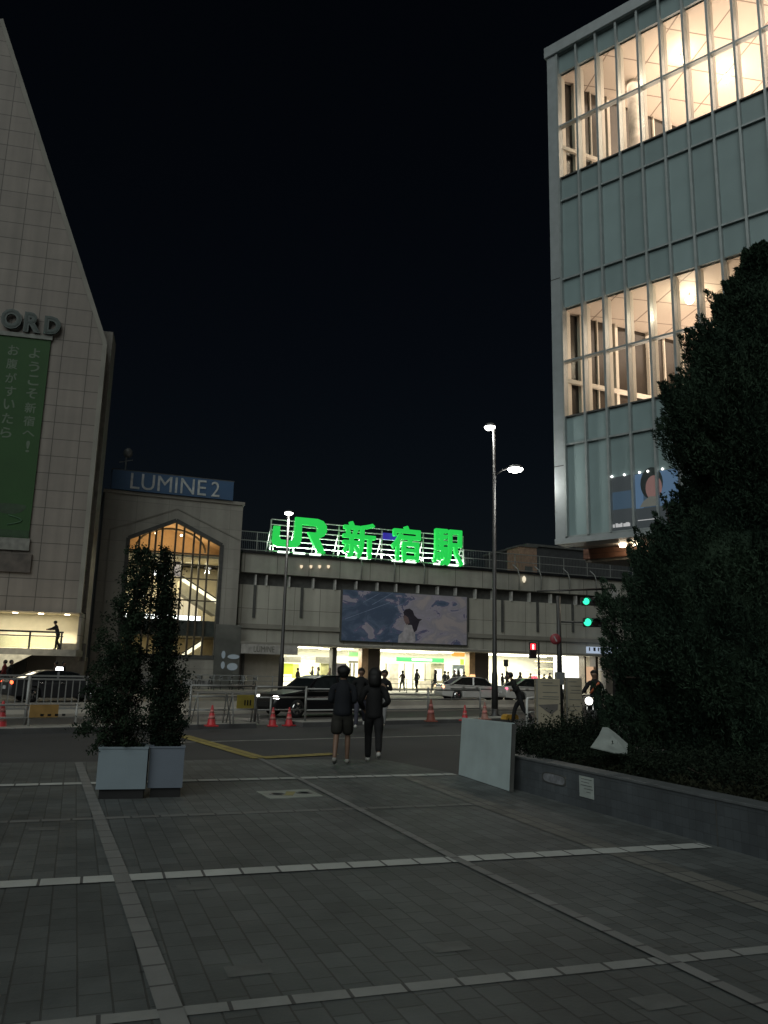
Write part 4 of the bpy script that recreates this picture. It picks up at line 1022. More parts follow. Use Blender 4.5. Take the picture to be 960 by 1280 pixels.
    v += np.random.default_rng(3).normal(0, .0035, v.shape); hb_.data.vertices.foreach_set('co', v.ravel()); hb_.data.update()
    return root

g1 = G(426, 957); g2 = G(466, 955)
p1 = pose_walk(.55, 'front', 0)
person((g1.x, g1.y, .012), R(-4), 1.63, 'person in dark loose top and knee-length shorts walking away, left of the central pair', NV, (.020, .019, .015), (.32, .31, .28), 'puffy', p1, True, stout=1.14)
p2 = pose_walk(-1.05, 'pocket', .35)
p2['AR'] = ((-.27, -.04, 1.13), (-.20, .12, .98)); p2['AL'] = ((.27, -.04, 1.13), (.17, .16, 1.04))
person((g2.x, g2.y, .012), R(2), 1.60, 'person in black hooded jacket and slim black trousers walking away, right of the central pair', BL, (.006, .006, .007), (.50, .49, .46), 'long', p2, stout=1.08, coat=.04)
g3 = G(449.5, 916); g4 = G(479, 914)
person((g3.x, g3.y, .135), R(175), 1.52, 'oncoming pedestrian in black with pale shoes seen in the gap between the walking pair', BL, (.05, .05, .07), (.55, .55, .52), 'short', pose_walk(.9, 'pocket'))
person((g4.x, g4.y, .135), R(160), 1.48, 'oncoming pedestrian with light grey trousers just right of the black hooded walker', BL, (.30, .30, .30), (.5, .47, .42), 'short', pose_walk(-1.0, 'phone'))
# far pavement walkers in front of the concourse (feet on the station pavement)
def on_side(px, n=-3.0):
    s_ = ST.hit(px, 850, n)[0]; q_ = ST.w(s_, n, .12); return q_
far = [(372, -1.5, BR, .3, 'in brown jacket at the left bay by the lime poster'), (390, 2.0, BL, 1.6, 'standing in black inside the left bay between yellow counters'), (397, 2.4, GY, 1.2, 'in grey, right of the black figure inside the left bay'),
       (412, .5, BR, .3, 'in tan jacket beside the thin pillar of the left bay'),
       (503, -3, BR, 0, 'in brown bending by the railing at the left of the green shop sign'), (521, -4, GY, .5, 'slim, grey-clad, walking under the green shop sign'),
       (544, -4, BL, PI, 'in black jacket and grey trousers standing in front of the grey booth'), (556, -2, GY, .3, 'in grey coat nearest the rear of the first white taxi'),
       (560, 1, BL, .8, 'taller dark figure behind the grey-coated one near the taxi'), (568, -1, BL, 0, 'leftmost dark head under the orange sign'), (573, -1.5, GY, 0, 'middle grey figure under the orange sign'), (580, -1, BL, 0, 'rightmost dark figure under the orange sign'),
       (628, -1, BL, 0, 'tall dark figure just right of the big lamp post'), (634, -3, BR, .4, 'in brown, between lamp post and second taxi'), (650, .5, BL, .4, 'dark figure over the roof of the second white taxi, left of two'), (663, 1.0, BR, .4, 'brown figure over the roof of the second white taxi, right of two'),
       (680, 1, BL, .4, 'dark head above the left information board, left of two'), (687, 1.4, BL, .4, 'dark head above the left information board, right of two')]
for i, (px, n, c_, f_, lb_) in enumerate(far):
    q_ = on_side(px, n); c2 = (GY, BL, (.12, .12, .11), BL)[i % 4]
    person((q_.x, q_.y, .14 if n > -.1 else .12), ST.a+f_+(0 if i % 3 else PI/2*(1 if i % 2 else -1)), 1.60+.05*(i*7 % 4), 'person '+lb_, c_, c2, BL, 'long' if i % 4 == 2 else 'short', pose_walk(i*1.3, ('swing', 'phone', 'pocket')[i % 3]), group='people in front of the station')
# left side pedestrians and the one up on the walkway
for i, (px, dd, c_, lb_) in enumerate(((4, 44, (.16, .02, .02), 'person in dark red top at the far left edge under the walkway'), (12, 43, BL, 'person in black standing behind the white fence under the walkway'),
                                (68, 46, BR, 'left one of two dark pedestrians behind the car with the lit roof lamp'), (78, 46, BL, 'right one of two dark pedestrians behind the car with the lit roof lamp'))):
    q_ = P(px, 850, dd); person((q_.x, q_.y, 0), R(90-180*(i % 2)), 1.72, lb_, c_, BL, BL, 'short', pose_walk(i*1.1+.5, 'pocket'), group='people under the walkway')
s_, z_ = bh(73, 790, -.9); q_ = LB.w(s_, -.9, zf)
person((q_.x, q_.y, q_.z), LB.a+R(75), 1.68, 'person in black leaning on the rail of the lit upper walkway', BL, BL, BL, 'short', pose_walk(.4, 'reach'), lean=.35)

# ================================================================== VEHICLES
def car(label, loc, rz, paint, L=4.5, W=1.72, H=1.44, head=6.0, tail=1.5, roof_lamp=None, group=None, cat='car', stripe=None, tailcol=(1, .09, .03)):
    c = thing('parked_car' if cat == 'car' else cat, label, cat, loc, rz, group); hl = L/2
    fx, rx, wr_ = hl-.88, -hl+.92, .31
    def arch(cx): return [(cx+.37*math.cos(a), .30+.37*math.sin(a)) for a in [PI-PI*k/8 for k in range(9)]]
    prof = [(-hl, .42), (-hl+.03, .28), (rx-.37, .20)] + arch(rx) + [(rx+.37, .18), (fx-.37, .18)] + arch(fx) + [(fx+.37, .20), (hl-.05, .24), (hl, .45), (hl-.05, .62), (hl-.22, .76), (hl-1.2, .91), (-hl+.75, .97), (-hl+.12, .95), (-hl+.02, .80)]
    n = len(prof); vs = []; ys = (-W/2, -W/2+.07, -W*.25, W*.25, W/2-.07, W/2); 
    mb = MB()
    for j, y in enumerate(ys):
        for x, z in prof:
            e = abs(y) > W*.45; zz_ = z; xx_ = x
            if j in (0, 5): xx_ = x*.955; zz_ = z if z < .5 else .5+(z-.5)*.90
            t_ = 1-.06*max(0, (z-.5)/.5)
            if j in (0, 5) and .17 < z < .25: zz_ = z+.03
            mb.v.append((xx_, y*t_*(1-.10*max(0, (abs(x)-hl+.5)/.5)), zz_))
    for j in range(5):
        for i in range(n): mb.f.append([j*n+i, j*n+(i+1) % n, (j+1)*n+(i+1) % n, (j+1)*n+i]); mb.sm.append(True)
    for j in (0, 5): mb.f.append([j*n+i for i in range(n)]); mb.sm.append(False)
    body = mb.build('body', paint, c, bevel=.02)
    gl_ = mat('car glass', (.012, .015, .016), .06, 0, .05, bump=0) if 'cg' not in CL else CL['cg']; CL['cg'] = gl_
    gb, gt = W*.46, W*.36
    G_ = [(-hl+.45, .93), (-hl+1.25, H-.07), (.15, H-.04), (.62, H-.12), (hl-1.25, .88)]
    gm = MB(); m_ = len(G_)
    for sgn in (-1, 1):
        for x, z in G_: gm.v.append((x, sgn*(gb+(gt-gb)*(z-.88)/(H-.92)), z))
    gm.f += [list(range(m_)), list(range(m_, 2*m_))]+[[i, (i+1) % m_, m_+(i+1) % m_, m_+i] for i in range(m_)]; gm.sm += [False]*(m_+2)
    gm.build('glasshouse', gl_, c)
    rm = MB(); rp = [(-hl+1.2, H-.08), (-hl+1.5, H-.01), (-.3, H), (.3, H-.03), (.66, H-.13), (.3, H-.075), (-.3, H-.05), (-hl+1.5, H-.06)]
    rm.prism(rp, -gt-.025, gt+.025); rm.build('roof', paint, c, bevel=.015)
    pl = MB()
    for sgn in (-1, 1):
        f = lambda x, z: (x, sgn*(gb+.008+(gt-gb)*(z-.88)/(H-.92)), z)
        for p_, q_, w1, w2 in ((f(.62, H-.12), f(hl-1.25, .89), .06, .05), (f(-.22, H-.05), f(-.28, .93), .09, .03), (f(-hl+1.25, H-.07), f(-hl+.5, .94), .16, .05)): MB().bar(p_, q_, w1, w2).build('pillar', paint, c)
    for x in (fx, rx):
        for sgn in (-1, 1):
            y = sgn*(W/2-.12)
            wq = MB().lathe([(wr_*.6, -.10), (wr_*.93, -.10), (wr_, -.06), (wr_, .06), (wr_*.93, .10), (wr_*.6, .10)], 24, (0, 0, 0), 'y')
            wo = wq.build('wheel', m_black, c, loc=(x, y, wr_))
            rq = MB().lathe([(.03, -.105), (wr_*.62, -.112), (wr_*.64, -.09), (wr_*.64, .09), (wr_*.62, .112), (.03, .105)], 20, (0, 0, 0), 'y').build('rim', m_chrome, wo)
            sp = MB()
            for q in range(6):
                a = q*PI/3; sp.bar((.06*math.cos(a), sgn*.116, .06*math.sin(a)), (wr_*.58*math.cos(a), sgn*.116, wr_*.58*math.sin(a)), .05, .012, up=(0, 1, 0))
            sp.build('spokes', m_dark, wo)
    for sgn in (-1, 1):
        MB().ball((hl-.16, sgn*W*.36, .66), (.10, .19, .065), 12, 8).build('headlight', emis('headlight glow', (1, .97, .86), head) if head > 0 else m_chrome, c)
        MB().ball((-hl+.09, sgn*W*.37, .80), (.07, .16, .085), 12, 8).build('tail_light', emis('tail glow', tailcol, tail), c)
        mm_ = MB(); mm_.ball((.95, sgn*(W/2+.09), .97), (.07, .09, .06), 10, 6); mm_.bar((.92, sgn*W*.46, .92), (.94, sgn*(W/2+.05), .95), .03); mm_.build('wing_mirror', paint, c)
        dh = MB(); dh.box(-.15, .02, sgn*(W/2-.035), sgn*(W/2+.012), .78, .81); dh.box(-1.05, -.88, sgn*(W/2-.035), sgn*(W/2+.012), .79, .82); dh.build('door_handle', m_chrome, c)
        if stripe: MB().box(-hl+.5, hl-.6, sgn*(W/2-.05), sgn*(W/2+.006), .70, .735).build('side_stripe', stripe, c)
    MB().box(hl-.03, hl+.01, -.45, .45, .36, .52).build('grille', m_dark, c)
    MB().box(-hl-.02, -hl+.02, -.17, .17, .52, .66).build('number_plate', m_white, c)
    if roof_lamp: 
        MB().prism([(-.10, H), (-.07, H+.14), (.07, H+.14), (.10, H)], -.22, .22).build('roof_lamp', roof_lamp, c)
    if head > 0:
        for sgn in (-1, 1): light('headlight beam', 'SPOT', (hl+.05, sgn*W*.36, .66), 60, (1, .96, .85), .06, (R(84), 0, -PI/2), spot=80, parent=c)
    return c
m_bpaint = mat('black car paint', (.010, .010, .012), .30, .1, .05, bump=0)
m_wpaint = mat('white taxi paint', (.50, .50, .48), .2, 0, .05, bump=0, coat=1)
m_spaint = mat('dark silver paint', (.05, .05, .055), .3, .4, .05, bump=0)
q_ = G(398, 897); 
car('black car with one headlight lit, heading left behind the railing and red cones', (q_.x, q_.y+.9, .005), kang+PI, m_bpaint, L=4.75, head=12)
q_ = G(592, 876); car('white taxi stopped before the concourse, between green sign and tall lamp post', (q_.x, q_.y+.6, .005), ST.a-R(4), m_wpaint, 4.6, head=0, tail=5, stripe=m_dark, cat='taxi', roof_lamp=emis('amber taxi lamp', (1, .55, .25), 1.5), group='white taxis at the station', tailcol=(1, .35, .18))
q_ = G(671, 878.5); car('white taxi right of the tall lamp post, half hidden behind the left information board', (q_.x, q_.y+.6, .005), ST.a-R(4), m_wpaint, 4.6, head=0, tail=3, stripe=m_dark, cat='taxi', roof_lamp=emis('red taxi lamp', (1, .1, .15), 1.6), group='white taxis at the station', tailcol=(1, .12, .2))
q_ = P(72, 860, 36); car('dark silver car with red tail light and glowing white roof lamp behind the picket fence', (q_.x, q_.y, .005), kang+R(2), m_spaint, 4.4, head=0, tail=6, roof_lamp=emis('white taxi lamp', (1, 1, 1), 6), H=1.33)

def wheel_ring(mb, c, r, tr=.022, seg=22):
    mb.tube([(c[0]+r*math.cos(2*PI*k/seg), c[1], c[2]+r*math.sin(2*PI*k/seg)) for k in range(seg+1)], tr, 5, False)
def bicycle(label, loc, rz):
    b = thing('bicycle', label, 'bicycle', loc, rz, 'bicycles parked by the store')
    for x in (-.5, .5):
        wm = MB(); wheel_ring(wm, (x, 0, .33), .31); 
        for k in range(5): a = PI*k/5; wm.bar((x-.3*math.cos(a), 0, .33-.3*math.sin(a)), (x+.3*math.cos(a), 0, .33+.3*math.sin(a)), .006)
        wm.build('wheel', m_black, b)
    f = MB(); 
    for a_, c_ in (((-.5, 0, .33), (-.08, 0, .30)), ((-.08, 0, .30), (-.2, 0, .78)), ((-.2, 0, .75), (.35, 0, .80)), ((-.08, 0, .30), (.36, 0, .72)), ((-.5, 0, .33), (-.19, 0, .72)), ((.5, 0, .33), (.34, 0, .95))): f.tube([a_, c_], .018, 6)
    f.build('frame', m_steel, b); h = MB(); h.tube([(.2, -.26, 1.0), (.34, -.15, .97), (.34, .15, .97), (.2, .26, 1.0)], .014, 6); h.build('handlebar', m_chrome, b)
    MB().ball((-.22, 0, .83), (.13, .08, .04)).build('saddle', m_black, b)
    bk = MB(); bk.prism([(.42, .68), (.72, .68), (.76, .92), (.40, .92)], -.15, .15); bk.build('basket', m_steel, b)
    return b
q_ = on_side(265, -4.2)
bc = None
for i, (px, lb_) in enumerate(((246, 'parked bicycle nearest the trees, below the mural window'), (263, 'parked bicycle below the mural window, by the polished corner'), (276, 'parked bicycle directly below the white painted glare'), (289, 'parked bicycle right of the painted glare'), (302, 'parked bicycle before the beige shutter, left of two'), (318, 'parked bicycle before the beige shutter, right of two'))):
    q_ = on_side(px, -4.0+.3*(i % 2))
    if bc is None: bc = o = bicycle(lb_, q_, ST.a+R(70))
    else: o = copy_tree(bc); o['label'] = lb_
    o.location = q_; o.rotation_euler.z = ST.a+R(62+9*(i*5 % 4))

# motorcycle and rider near the conifer
mq = P(742, 880, 25); mz = 0.005
mc_ = thing('motorcycle', 'motorcycle with round lit headlight coming past the left edge of the conifer', 'motorcycle', (mq.x, mq.y, mz), R(-115))
for x in (-.68, .68):
    wo = MB(); wo.tube([(x+.27*math.cos(2*PI*k/20), 0, .31+.27*math.sin(2*PI*k/20)) for k in range(21)], .055, 8, False); wo = wo.build('wheel', m_black, mc_)
    MB().lathe([(.04, -.05), (.20, -.02), (.20, .02), (.04, .05)], 16, (x, 0, .31), 'y').build('rim', m_chrome, wo)
MB().ball((.12, 0, .78), (.34, .16, .17)).build('fuel_tank', m_bpaint, mc_); MB().ball((-.45, 0, .80), (.42, .14, .08)).build('seat', m_black, mc_)
e = MB(); e.box(-.25, .30, -.14, .14, .30, .62); e.tube([(.2, .18, .35), (-.8, .2, .33)], .05, 8); e.build('engine', m_steel, mc_, bevel=.03)
e = MB(); e.tube([(.68, -.08, .31), (.50, -.09, 1.0)], .025, 6); e.tube([(.68, .08, .31), (.50, .09, 1.0)], .025, 6); e.build('fork', m_chrome, mc_)
e = MB(); e.tube([(.28, -.36, 1.02), (.45, -.15, 1.06), (.45, .15, 1.06), (.28, .36, 1.02)], .017, 6); e.build('handlebar', m_dark, mc_)
MB().lathe([(.02, .0), (.10, .03), (.11, .16)], 16, (0, 0, 0), 'x').build('headlight_shell', m_chrome, mc_, loc=(.56, 0, .90))
MB().ball((.735, 0, .90), (.03, .115, .115)).build('headlight', emis('motorcycle lamp', (1, .97, .88), 5), mc_)
MB().ball((.62, .22, .70), (.03, .05, .05)).build('fog_lamp', emis('fog lamp', (1, .97, .9), 3), mc_)
pr = {'L': ((.10, -.10, .86), (.19, .30, .72), (.18, .10, .36), (.18, .26, .32)), 'R': ((-.10, -.10, .86), (-.19, .30, .72), (-.18, .10, .36), (-.18, .26, .32)), 'AL': ((.30, .12, 1.12), (.33, .40, 1.06)), 'AR': ((-.30, .12, 1.12), (-.33, .40, 1.06))}
fw = Vector((math.cos(R(-115)), math.sin(R(-115)), 0))
rd = person(Vector((mq.x, mq.y, mz+.02))-fw*.28, R(-115)-PI/2, 1.74, 'motorcycle rider in black with orange reflective sash against the conifer edge', BL, BL, BL, 'puffy', pr, lean=.12)
sash = MB(); sash.tube([(-.16, .14, 1.42), (-.02, .165, 1.25), (.12, .155, 1.08)], .035, 8); sash.build('reflective_sash', mat('reflective orange', (.6, .16, .07), .4), rd)
sash = MB(); sash.tube([(-.30, .16, 1.22), (-.325, .24, 1.15)], .066, 8); sash.build('reflective_cuff', mat('reflective white', (.6, .58, .52), .4), rd)

# ================================================================== STREET FURNITURE
def lamp_head(par, loc, sx=1, r=.30, st=14):
    a = MB(); a.lathe([(.05, .16), (r*.7, .13), (r, .04), (r*.98, .0)], 18, loc); a.build('lamp_shade', m_steel, par)
    MB().ball((loc[0], loc[1], loc[2]-.01), (r*.95, r*.95, .13), 18, 10).build('lamp_lens', emis('street lamp light', (1, .99, .93), st), par)
b0_ = G(618.5, 896); D = b0_.y; tp = P(618, 533, D)
lampA = thing('street_lamp', 'tall dark street lamp with two lit heads, right of the concourse centre', 'street lamp', (b0_.x, b0_.y, .0))
hA = tp.z
pm_ = mat('dark lamp pole', (.05, .05, .05), .45, .4, .15)
MB().tube([(0, 0, 0), (0, 0, 1.6), (0, 0, 1.7), (0, 0, hA)], [.13, .12, .095, .06], 14).build('pole', pm_, lampA)
MB().lathe([(.22, 0), (.22, .04), (.14, .12), (.14, .3)], 16).build('base', pm_, lampA)
MB().bar((0, 0, hA-.05), (-.35, 0, hA+.0), .06).build('arm', pm_, lampA)
q_ = P(613, 535, D); lamp_head(lampA, (q_.x-b0_.x-.02, 0, hA-.03), r=.24, st=20)
q_ = P(643.5, 587, D); a_ = MB(); a_.tube([(0, 0, q_.z-.28), (.35, -.05, q_.z-.05), (q_.x-b0_.x, -.1, q_.z+.12)], .035, 8); a_.build('arm', pm_, lampA)
lamp_head(lampA, (q_.x-b0_.x, -.1, q_.z), r=.33, st=30)
light('street lamp', 'POINT', (q_.x, b0_.y-.1, q_.z-.4), 90, (1, .98, .9), .2)
light('street lamp', 'POINT', (tp.x-.15, b0_.y, hA-.3), 90, (1, .98, .9), .2)
b1_ = P(350.5, 860, 47); tp = P(356.5, 641, 47)
lampB = thing('street_lamp', 'slim street lamp with single lit head standing before the J of the station letters', 'street lamp', (b1_.x, 47, 0))
MB().tube([(0, 0, 0), (0, 0, 2.2), (0, 0, 2.3), (0, 0, tp.z)], [.16, .15, .11, .07], 12).build('pole', pm_, lampB)
MB().lathe([(.28, 0), (.28, .05), (.17, .14), (.17, .3)], 16).build('base', pm_, lampB)
lamp_head(lampB, (.0, 0, tp.z), r=.27); light('street lamp', 'POINT', (b1_.x, 46.9, tp.z-.4), 300, (1, .98, .9), .2)

# traffic signals
m_sig = mat('signal housing', (.02, .022, .024), .5); e_g = emis('signal green', (.04, 1, .50), 1.5); m_lens = mat('unlit lens', (.03, .02, .02), .2)
def h_signal(par, x0, z, w=1.15, y=0):
    hs = MB().box(x0, x0+w, y-.07, y+.10, z-.17, z+.17).build('signal_head', m_sig, par, bevel=.04)
    for k in range(3):
        cx = x0+w*(k+.5)/3
        MB().lathe([(.02, y-.095), (.135, y-.085), (.14, y-.075)], 18, (cx, 0, z), 'y').build('lens', e_g if k == 0 else m_lens, hs)
        v = MB(); seg = 10; pts = [(cx+.155*math.cos(PI*q/seg), z+.155*math.sin(PI*q/seg)) for q in range(seg+1)]
        for q in range(seg):
            (xa, za), (xb_, zb2) = pts[q], pts[q+1]
            v.add([(xa, y-.30, za), (xb_, y-.30, zb2), (xb_, y-.08, zb2), (xa, y-.08, za)], [(0, 1, 2, 3)])
        vo = v.build('visor', m_sig, hs); so_ = vo.modifiers.new('s', 'SOLIDIFY'); so_.thickness = .01
sd_ = 30.0
pb_ = P(700.5, 890, sd_); pt_ = P(700, 745, sd_)
sp = thing('traffic_signal_pole', 'dark signal pole with one green-lit signal on a short arm and a red round sign', 'traffic light', (pb_.x, sd_, 0), R(0))
MB().tube([(0, 0, 0), (0, 0, pt_.z)], [.11, .08], 12).build('pole', pm_, sp)
q_ = P(728, 778, sd_); z1_ = q_.z; MB().tube([(0, 0, z1_), (2.0, 0, z1_)], .03, 8).build('arm', pm_, sp)
h_signal(sp, q_.x-pb_.x, z1_, .88, -.1)
q_ = P(695, 799, sd_); MB().lathe([(.05, -.02), (.20, -.02), (.20, 0)], 24, (q_.x-pb_.x-.05, -.12, q_.z), 'y').build('round_sign', mat('red round sign', (.30, .05, .06), .5), sp)
MB().bar((q_.x-pb_.x-.10, -.147, q_.z+.09), (q_.x-pb_.x, -.147, q_.z-.09), .045, .006, up=(0, 1, 0)).build('sign_slash', mat('sign white', (.4, .38, .38), .5), sp)
q_ = P(670, 839, sd_)
bx_ = MB().box(-.16, .16, -.15, -.13+.3, 1.3, 1.75).build('control_box', m_steel, sp)
sd2 = 34.0; pb_ = P(770, 880, sd2); pt_ = P(768, 730, sd2)
sp2 = thing('traffic_signal_pole', 'signal pole with long thin arm and a larger green-lit signal beside the conifer', 'traffic light', (pb_.x, sd2, 0))
MB().tube([(0, 0, 0), (0, 0, pt_.z)], [.12, .09], 12).build('pole', pm_, sp2)
za_ = P(671, 739, sd2).z; zb3 = P(770, 736, sd2).z; xa_ = P(671, 739, sd2).x-pb_.x
MB().tube([(xa_, 0, za_), (0, 0, zb3)], [.03, .05], 8).build('arm', pm_, sp2)
q_ = P(725, 752, sd2); h_signal(sp2, q_.x-pb_.x, q_.z, 1.25, -.12)
for dx in (.3, .95): MB().tube([(q_.x-pb_.x+dx, 0, q_.z+.15), (q_.x-pb_.x+dx, 0, q_.z+.55)], .02, 6).build('hanger', pm_, sp2)
q_ = P(767, 743, sd2); MB().box(-.2, .2, -.16, -.13, q_.z-.2, q_.z+.2).build('name_plate', m_white, sp2)
# pedestrian signal
sd3 = 46.0; pb_ = P(660, 870, sd3); q_ = P(666, 813, sd3)
sp3 = thing('pedestrian_signal', 'pedestrian signal glowing red above the right-hand bright shop', 'traffic light', (q_.x, sd3, 0))
MB().tube([(.35, .1, 0), (.35, .1, q_.z+.5)], .06, 10).build('pole', pm_, sp3)
MB().box(-.22, .22, -.1, .12, q_.z-.45, q_.z+.45).build('signal_head', m_sig, sp3, bevel=.04)
MB().box(-.15, .15, -.115, -.102, q_.z+.04, q_.z+.38).build('red_lens', emis('signal red', (1, .03, .05), 1.6), sp3)
MB().ball((0, -.13, q_.z+.27), (.05, .02, .05)).build('standing_figure', emis('signal figure', (1, .65, .6), 4), sp3)
fg = MB(); fg.box(-.045, .045, -.14, -.12, q_.z+.06, q_.z+.21); fg.build('standing_figure', emis('signal figure2', (1, .65, .6), 3), sp3)
MB().box(-.15, .15, -.115, -.102, q_.z-.38, q_.z-.04).build('unlit_lens', m_lens, sp3)
MB().bar((.2, .05, q_.z), (.35, .1, q_.z), .05).build('bracket', pm_, sp3)
# slim clock-like post at x 632
sd4 = 50; q_ = P(632.5, 829, sd4)
sp4 = thing('slim_post', 'thin dark post with small box top against the bright shop', 'post', (q_.x, sd4, 0))
MB().tube([(0, 0, 0), (0, 0, q_.z-.15)], .04, 8).build('pole', pm_, sp4); MB().box(-.14, .14, -.08, .08, q_.z-.2, q_.z+.22).build('box', m_sig, sp4, bevel=.03)

# near pipe railing on the island
m_pipe = mat('grey railing pipe', (.30, .30, .29), .45, .4, .1)
def pipe_rail(x0, x1, label, off=.55, H=1.0, rails=(.99, .70, .34), pitch=2.2, grp='pipe railings along the kerb'):
    a_, b_ = kline(x0, off), kline(x1, off); d = b_-a_; L = d.length
    r = thing('pipe_railing', label, 'railing', (a_.x, a_.y, .13), math.atan2(d.y, d.x), grp)
    n = max(1, round(L/pitch))
    for k in range(n+1): MB().tube([(L*k/n, 0, 0), (L*k/n, 0, H)], .035, 8).build('post', m_pipe, r)
    for z in rails: MB().tube([(0, 0, z), (L, 0, z)], .026, 8).build('rail', m_pipe, r)
    return r
pipe_rail(236, 318, 'pipe railing between the planter trees and the black car')
pipe_rail(381, 600, 'long pipe railing running behind the walking pair to the tall lamp post', rails=(.92, .62, .3))
# gap section crossing in front of the black car
a_, b_ = kline(318, .55), kline(381, .55)
r = thing('pipe_railing', 'railing section in front of the black car between the kerb ends', 'railing', (a_.x, a_.y, 0), math.atan2((b_-a_).y, (b_-a_).x), 'pipe railings along the kerb'); L = (b_-a_).length
for z in (1.10, .80, .45): MB().tube([(.03, 0, z), (L-.04, 0, z)], .024, 8).build('rail', m_pipe, r)
MB().tube([(.5, 0, 0), (.5, 0, .82)], .035, 8).build('post', m_pipe, r)
# left tall picket fence
a_, b_ = kline(-120, 1.3), kline(106, 1.3); d = b_-a_; L = d.length
pf = thing('picket_fence', 'pale metal picket fence along the kerb left of the planter trees', 'fence', (a_.x, a_.y, .0), math.atan2(d.y, d.x))
m_pk = mat('pale fence metal', (.36, .36, .35), .45, .2, .1)
for z in (.50, 1.22, 1.30-.0): MB().box(0, L, -.02, .02, z-.022, z+.022).build('rail', m_pk, pf)
k = .1; pk = MB().box(-.011, .011, -.011, .011, .52, 1.20).mesh('picket'); pk.materials.append(m_pk)
while k < L:
    o = bpy.data.objects.new('picket', pk); COL.objects.link(o); o.parent = pf; o.location = (k, 0, 0); k += .17
k = .5
while k < L: MB().tube([(k, 0, 0), (k, 0, 1.3)], .04, 8).build('post', m_pk, pf); k += 2.1
a_, b_ = kline(-120, .6), kline(98, .6); d = b_-a_; L = d.length
lf = thing('low_barrier', 'low pale barrier rail carrying an orange board in front of the picket fence', 'barrier', (a_.x, a_.y, .0), math.atan2(d.y, d.x))
for z in (.32, .62): MB().tube([(0, 0, z), (L, 0, z)], .025, 8).build('rail', m_pk, lf)
k = .4
while k < L: MB().tube([(k, 0, 0), (k, 0, .66)], .03, 8).build('post', m_pk, lf); k += 1.1
b0 = (kline(35, .55)-a_).length; b1 = (kline(71, .55)-a_).length
MB().box(b0, b1, -.07, -.04, .33, .63).build('orange_board', mat('faded orange board', (.40, .24, .08), .6, 0, .15, 5), lf)
for k in range(4): MB().box(b0+.25+k*.17, b0+.33+k*.17, -.074, -.071, .36, .41).build('printed_mark', m_dark, lf)

# folding barricades with boards, cones
def barricade(label, x0, x1, off, board, H=.72):
    a_, b_ = kline(x0, off), kline(x1, off); d = b_-a_; L = d.length
    r = thing('barricade', label, 'barricade', (a_.x, a_.y, .13), math.atan2(d.y, d.x), 'folding barricades')
    for y0, y1 in ((-.22, 0), (.22, 0)):
        f = MB(); f.tube([(0, y0, 0), (.04, y1, H), (L-.04, y1, H), (L, y0, 0)], .02, 8); f.build('leg_frame', m_pipe, r)
        MB().tube([(.02, y0*.55, H*.45), (L-.02, y0*.55, H*.45)], .016, 8).build('crossbar', m_pipe, r)
    if board:
        MB().box(.12, L-.12, -.13, -.11, H*.50, H*.95).build('board', board, r)
        for k in range(3): MB().box(.12+(L-.24)*(.42+.16*k), .12+(L-.24)*(.50+.16*k), -.134, -.131, H*.6, H*.78).build('printed_mark', m_dark, r)
barricade('empty folding barricade beside the leftmost red cone', 243, 283, .12, None, .80)
barricade('folding barricade with yellow board between red cone and black car', 287, 318, .10, mat('yellow board', (.34, .27, .05), .6, 0, .15, 5), .80)
m_cone = mat('red cone plastic', (.60, .04, .05), .45); m_cw = mat('cone white band', (.62, .22, .20), .5)
def cone(label, x, y, k=1.0, m=m_cone, z=0):
    g_ = G(x, y, z); c = thing('traffic_cone', label, 'traffic cone', (g_.x, g_.y, z), R(rng.uniform(0, 90)), 'traffic cones')
    MB().lathe([(.165*k, .035), (.15*k, .05), (.028*k, .70*k), (.02*k, .71*k)], 18).build('cone', m, c)
    for za, zb2 in ((.25, .36), (.46, .55)):
        f = lambda z: (.15+( .028-.15)*(z-.05)/.65+.004)*k
        MB().lathe([(f(za), za*k), (f(zb2), zb2*k)], 18).build('band', m_cw if za < .4 or 1 else m, c)
    MB().box(-.20*k, .20*k, -.20*k, .20*k, 0, .035).build('base', m, c, bevel=.01)
cone('leftmost red cone on the kerb inside the empty barricade', 264, 908, .75, z=.13)
cone('left one of two red cones before the black car', 340.5, 908, .75)
cone('right one of two red cones before the black car', 361, 907.5, .75)
cone('dull brown-red cone behind the railing right of the walking pair', 538.5, 902, .95, mat('brown cone', (.22, .06, .04), .6), z=.13)
cone('small cone behind the white board, left of two', 581, 901, .7, z=.13)
cone('small cone behind the white board, next to the tall lamp post', 606, 899.5, .8, mat('pale cone', (.4, .2, .16), .6), z=.13)
cone('large red cone at the left photo edge on the kerb', 0, 915, 1.0, mat('crimson cone', (.55, .04, .05), .45))
# yellow bollard base near the lamp post
g_ = G(641, 904); yb = thing('yellow_block', 'low yellow rubber block at the foot of the tall lamp post', 'road block', (g_.x-.1, g_.y, .13), kang)
MB().prism([(-.32, 0), (-.28, .12), (-.18, .17), (.18, .17), (.28, .12), (.32, 0)], -.12, .12).build('block', mat('yellow rubber', (.5, .28, .04), .6), yb); MB().box(-.05, .05, -.125, .125, .17, .173).build('reflector', m_white, yb)
# far guard rail in front of the station
a_ = on_side(150, -6.6); b_ = on_side(612, -6.6); L = (b_-a_).length
gr_ = thing('guard_rail', 'long grey pedestrian guard rail at the far kerb before the station', 'railing', a_, ST.a)
for z in (.35, .68, 1.0): MB().tube([(0, 0, z), (L, 0, z)], .022, 6).build('rail', m_steel, gr_)
k = 0
while k < L: MB().tube([(k, 0, 0), (k, 0, 1.0)], .03, 6).build('post', m_steel, gr_); k += 2.0
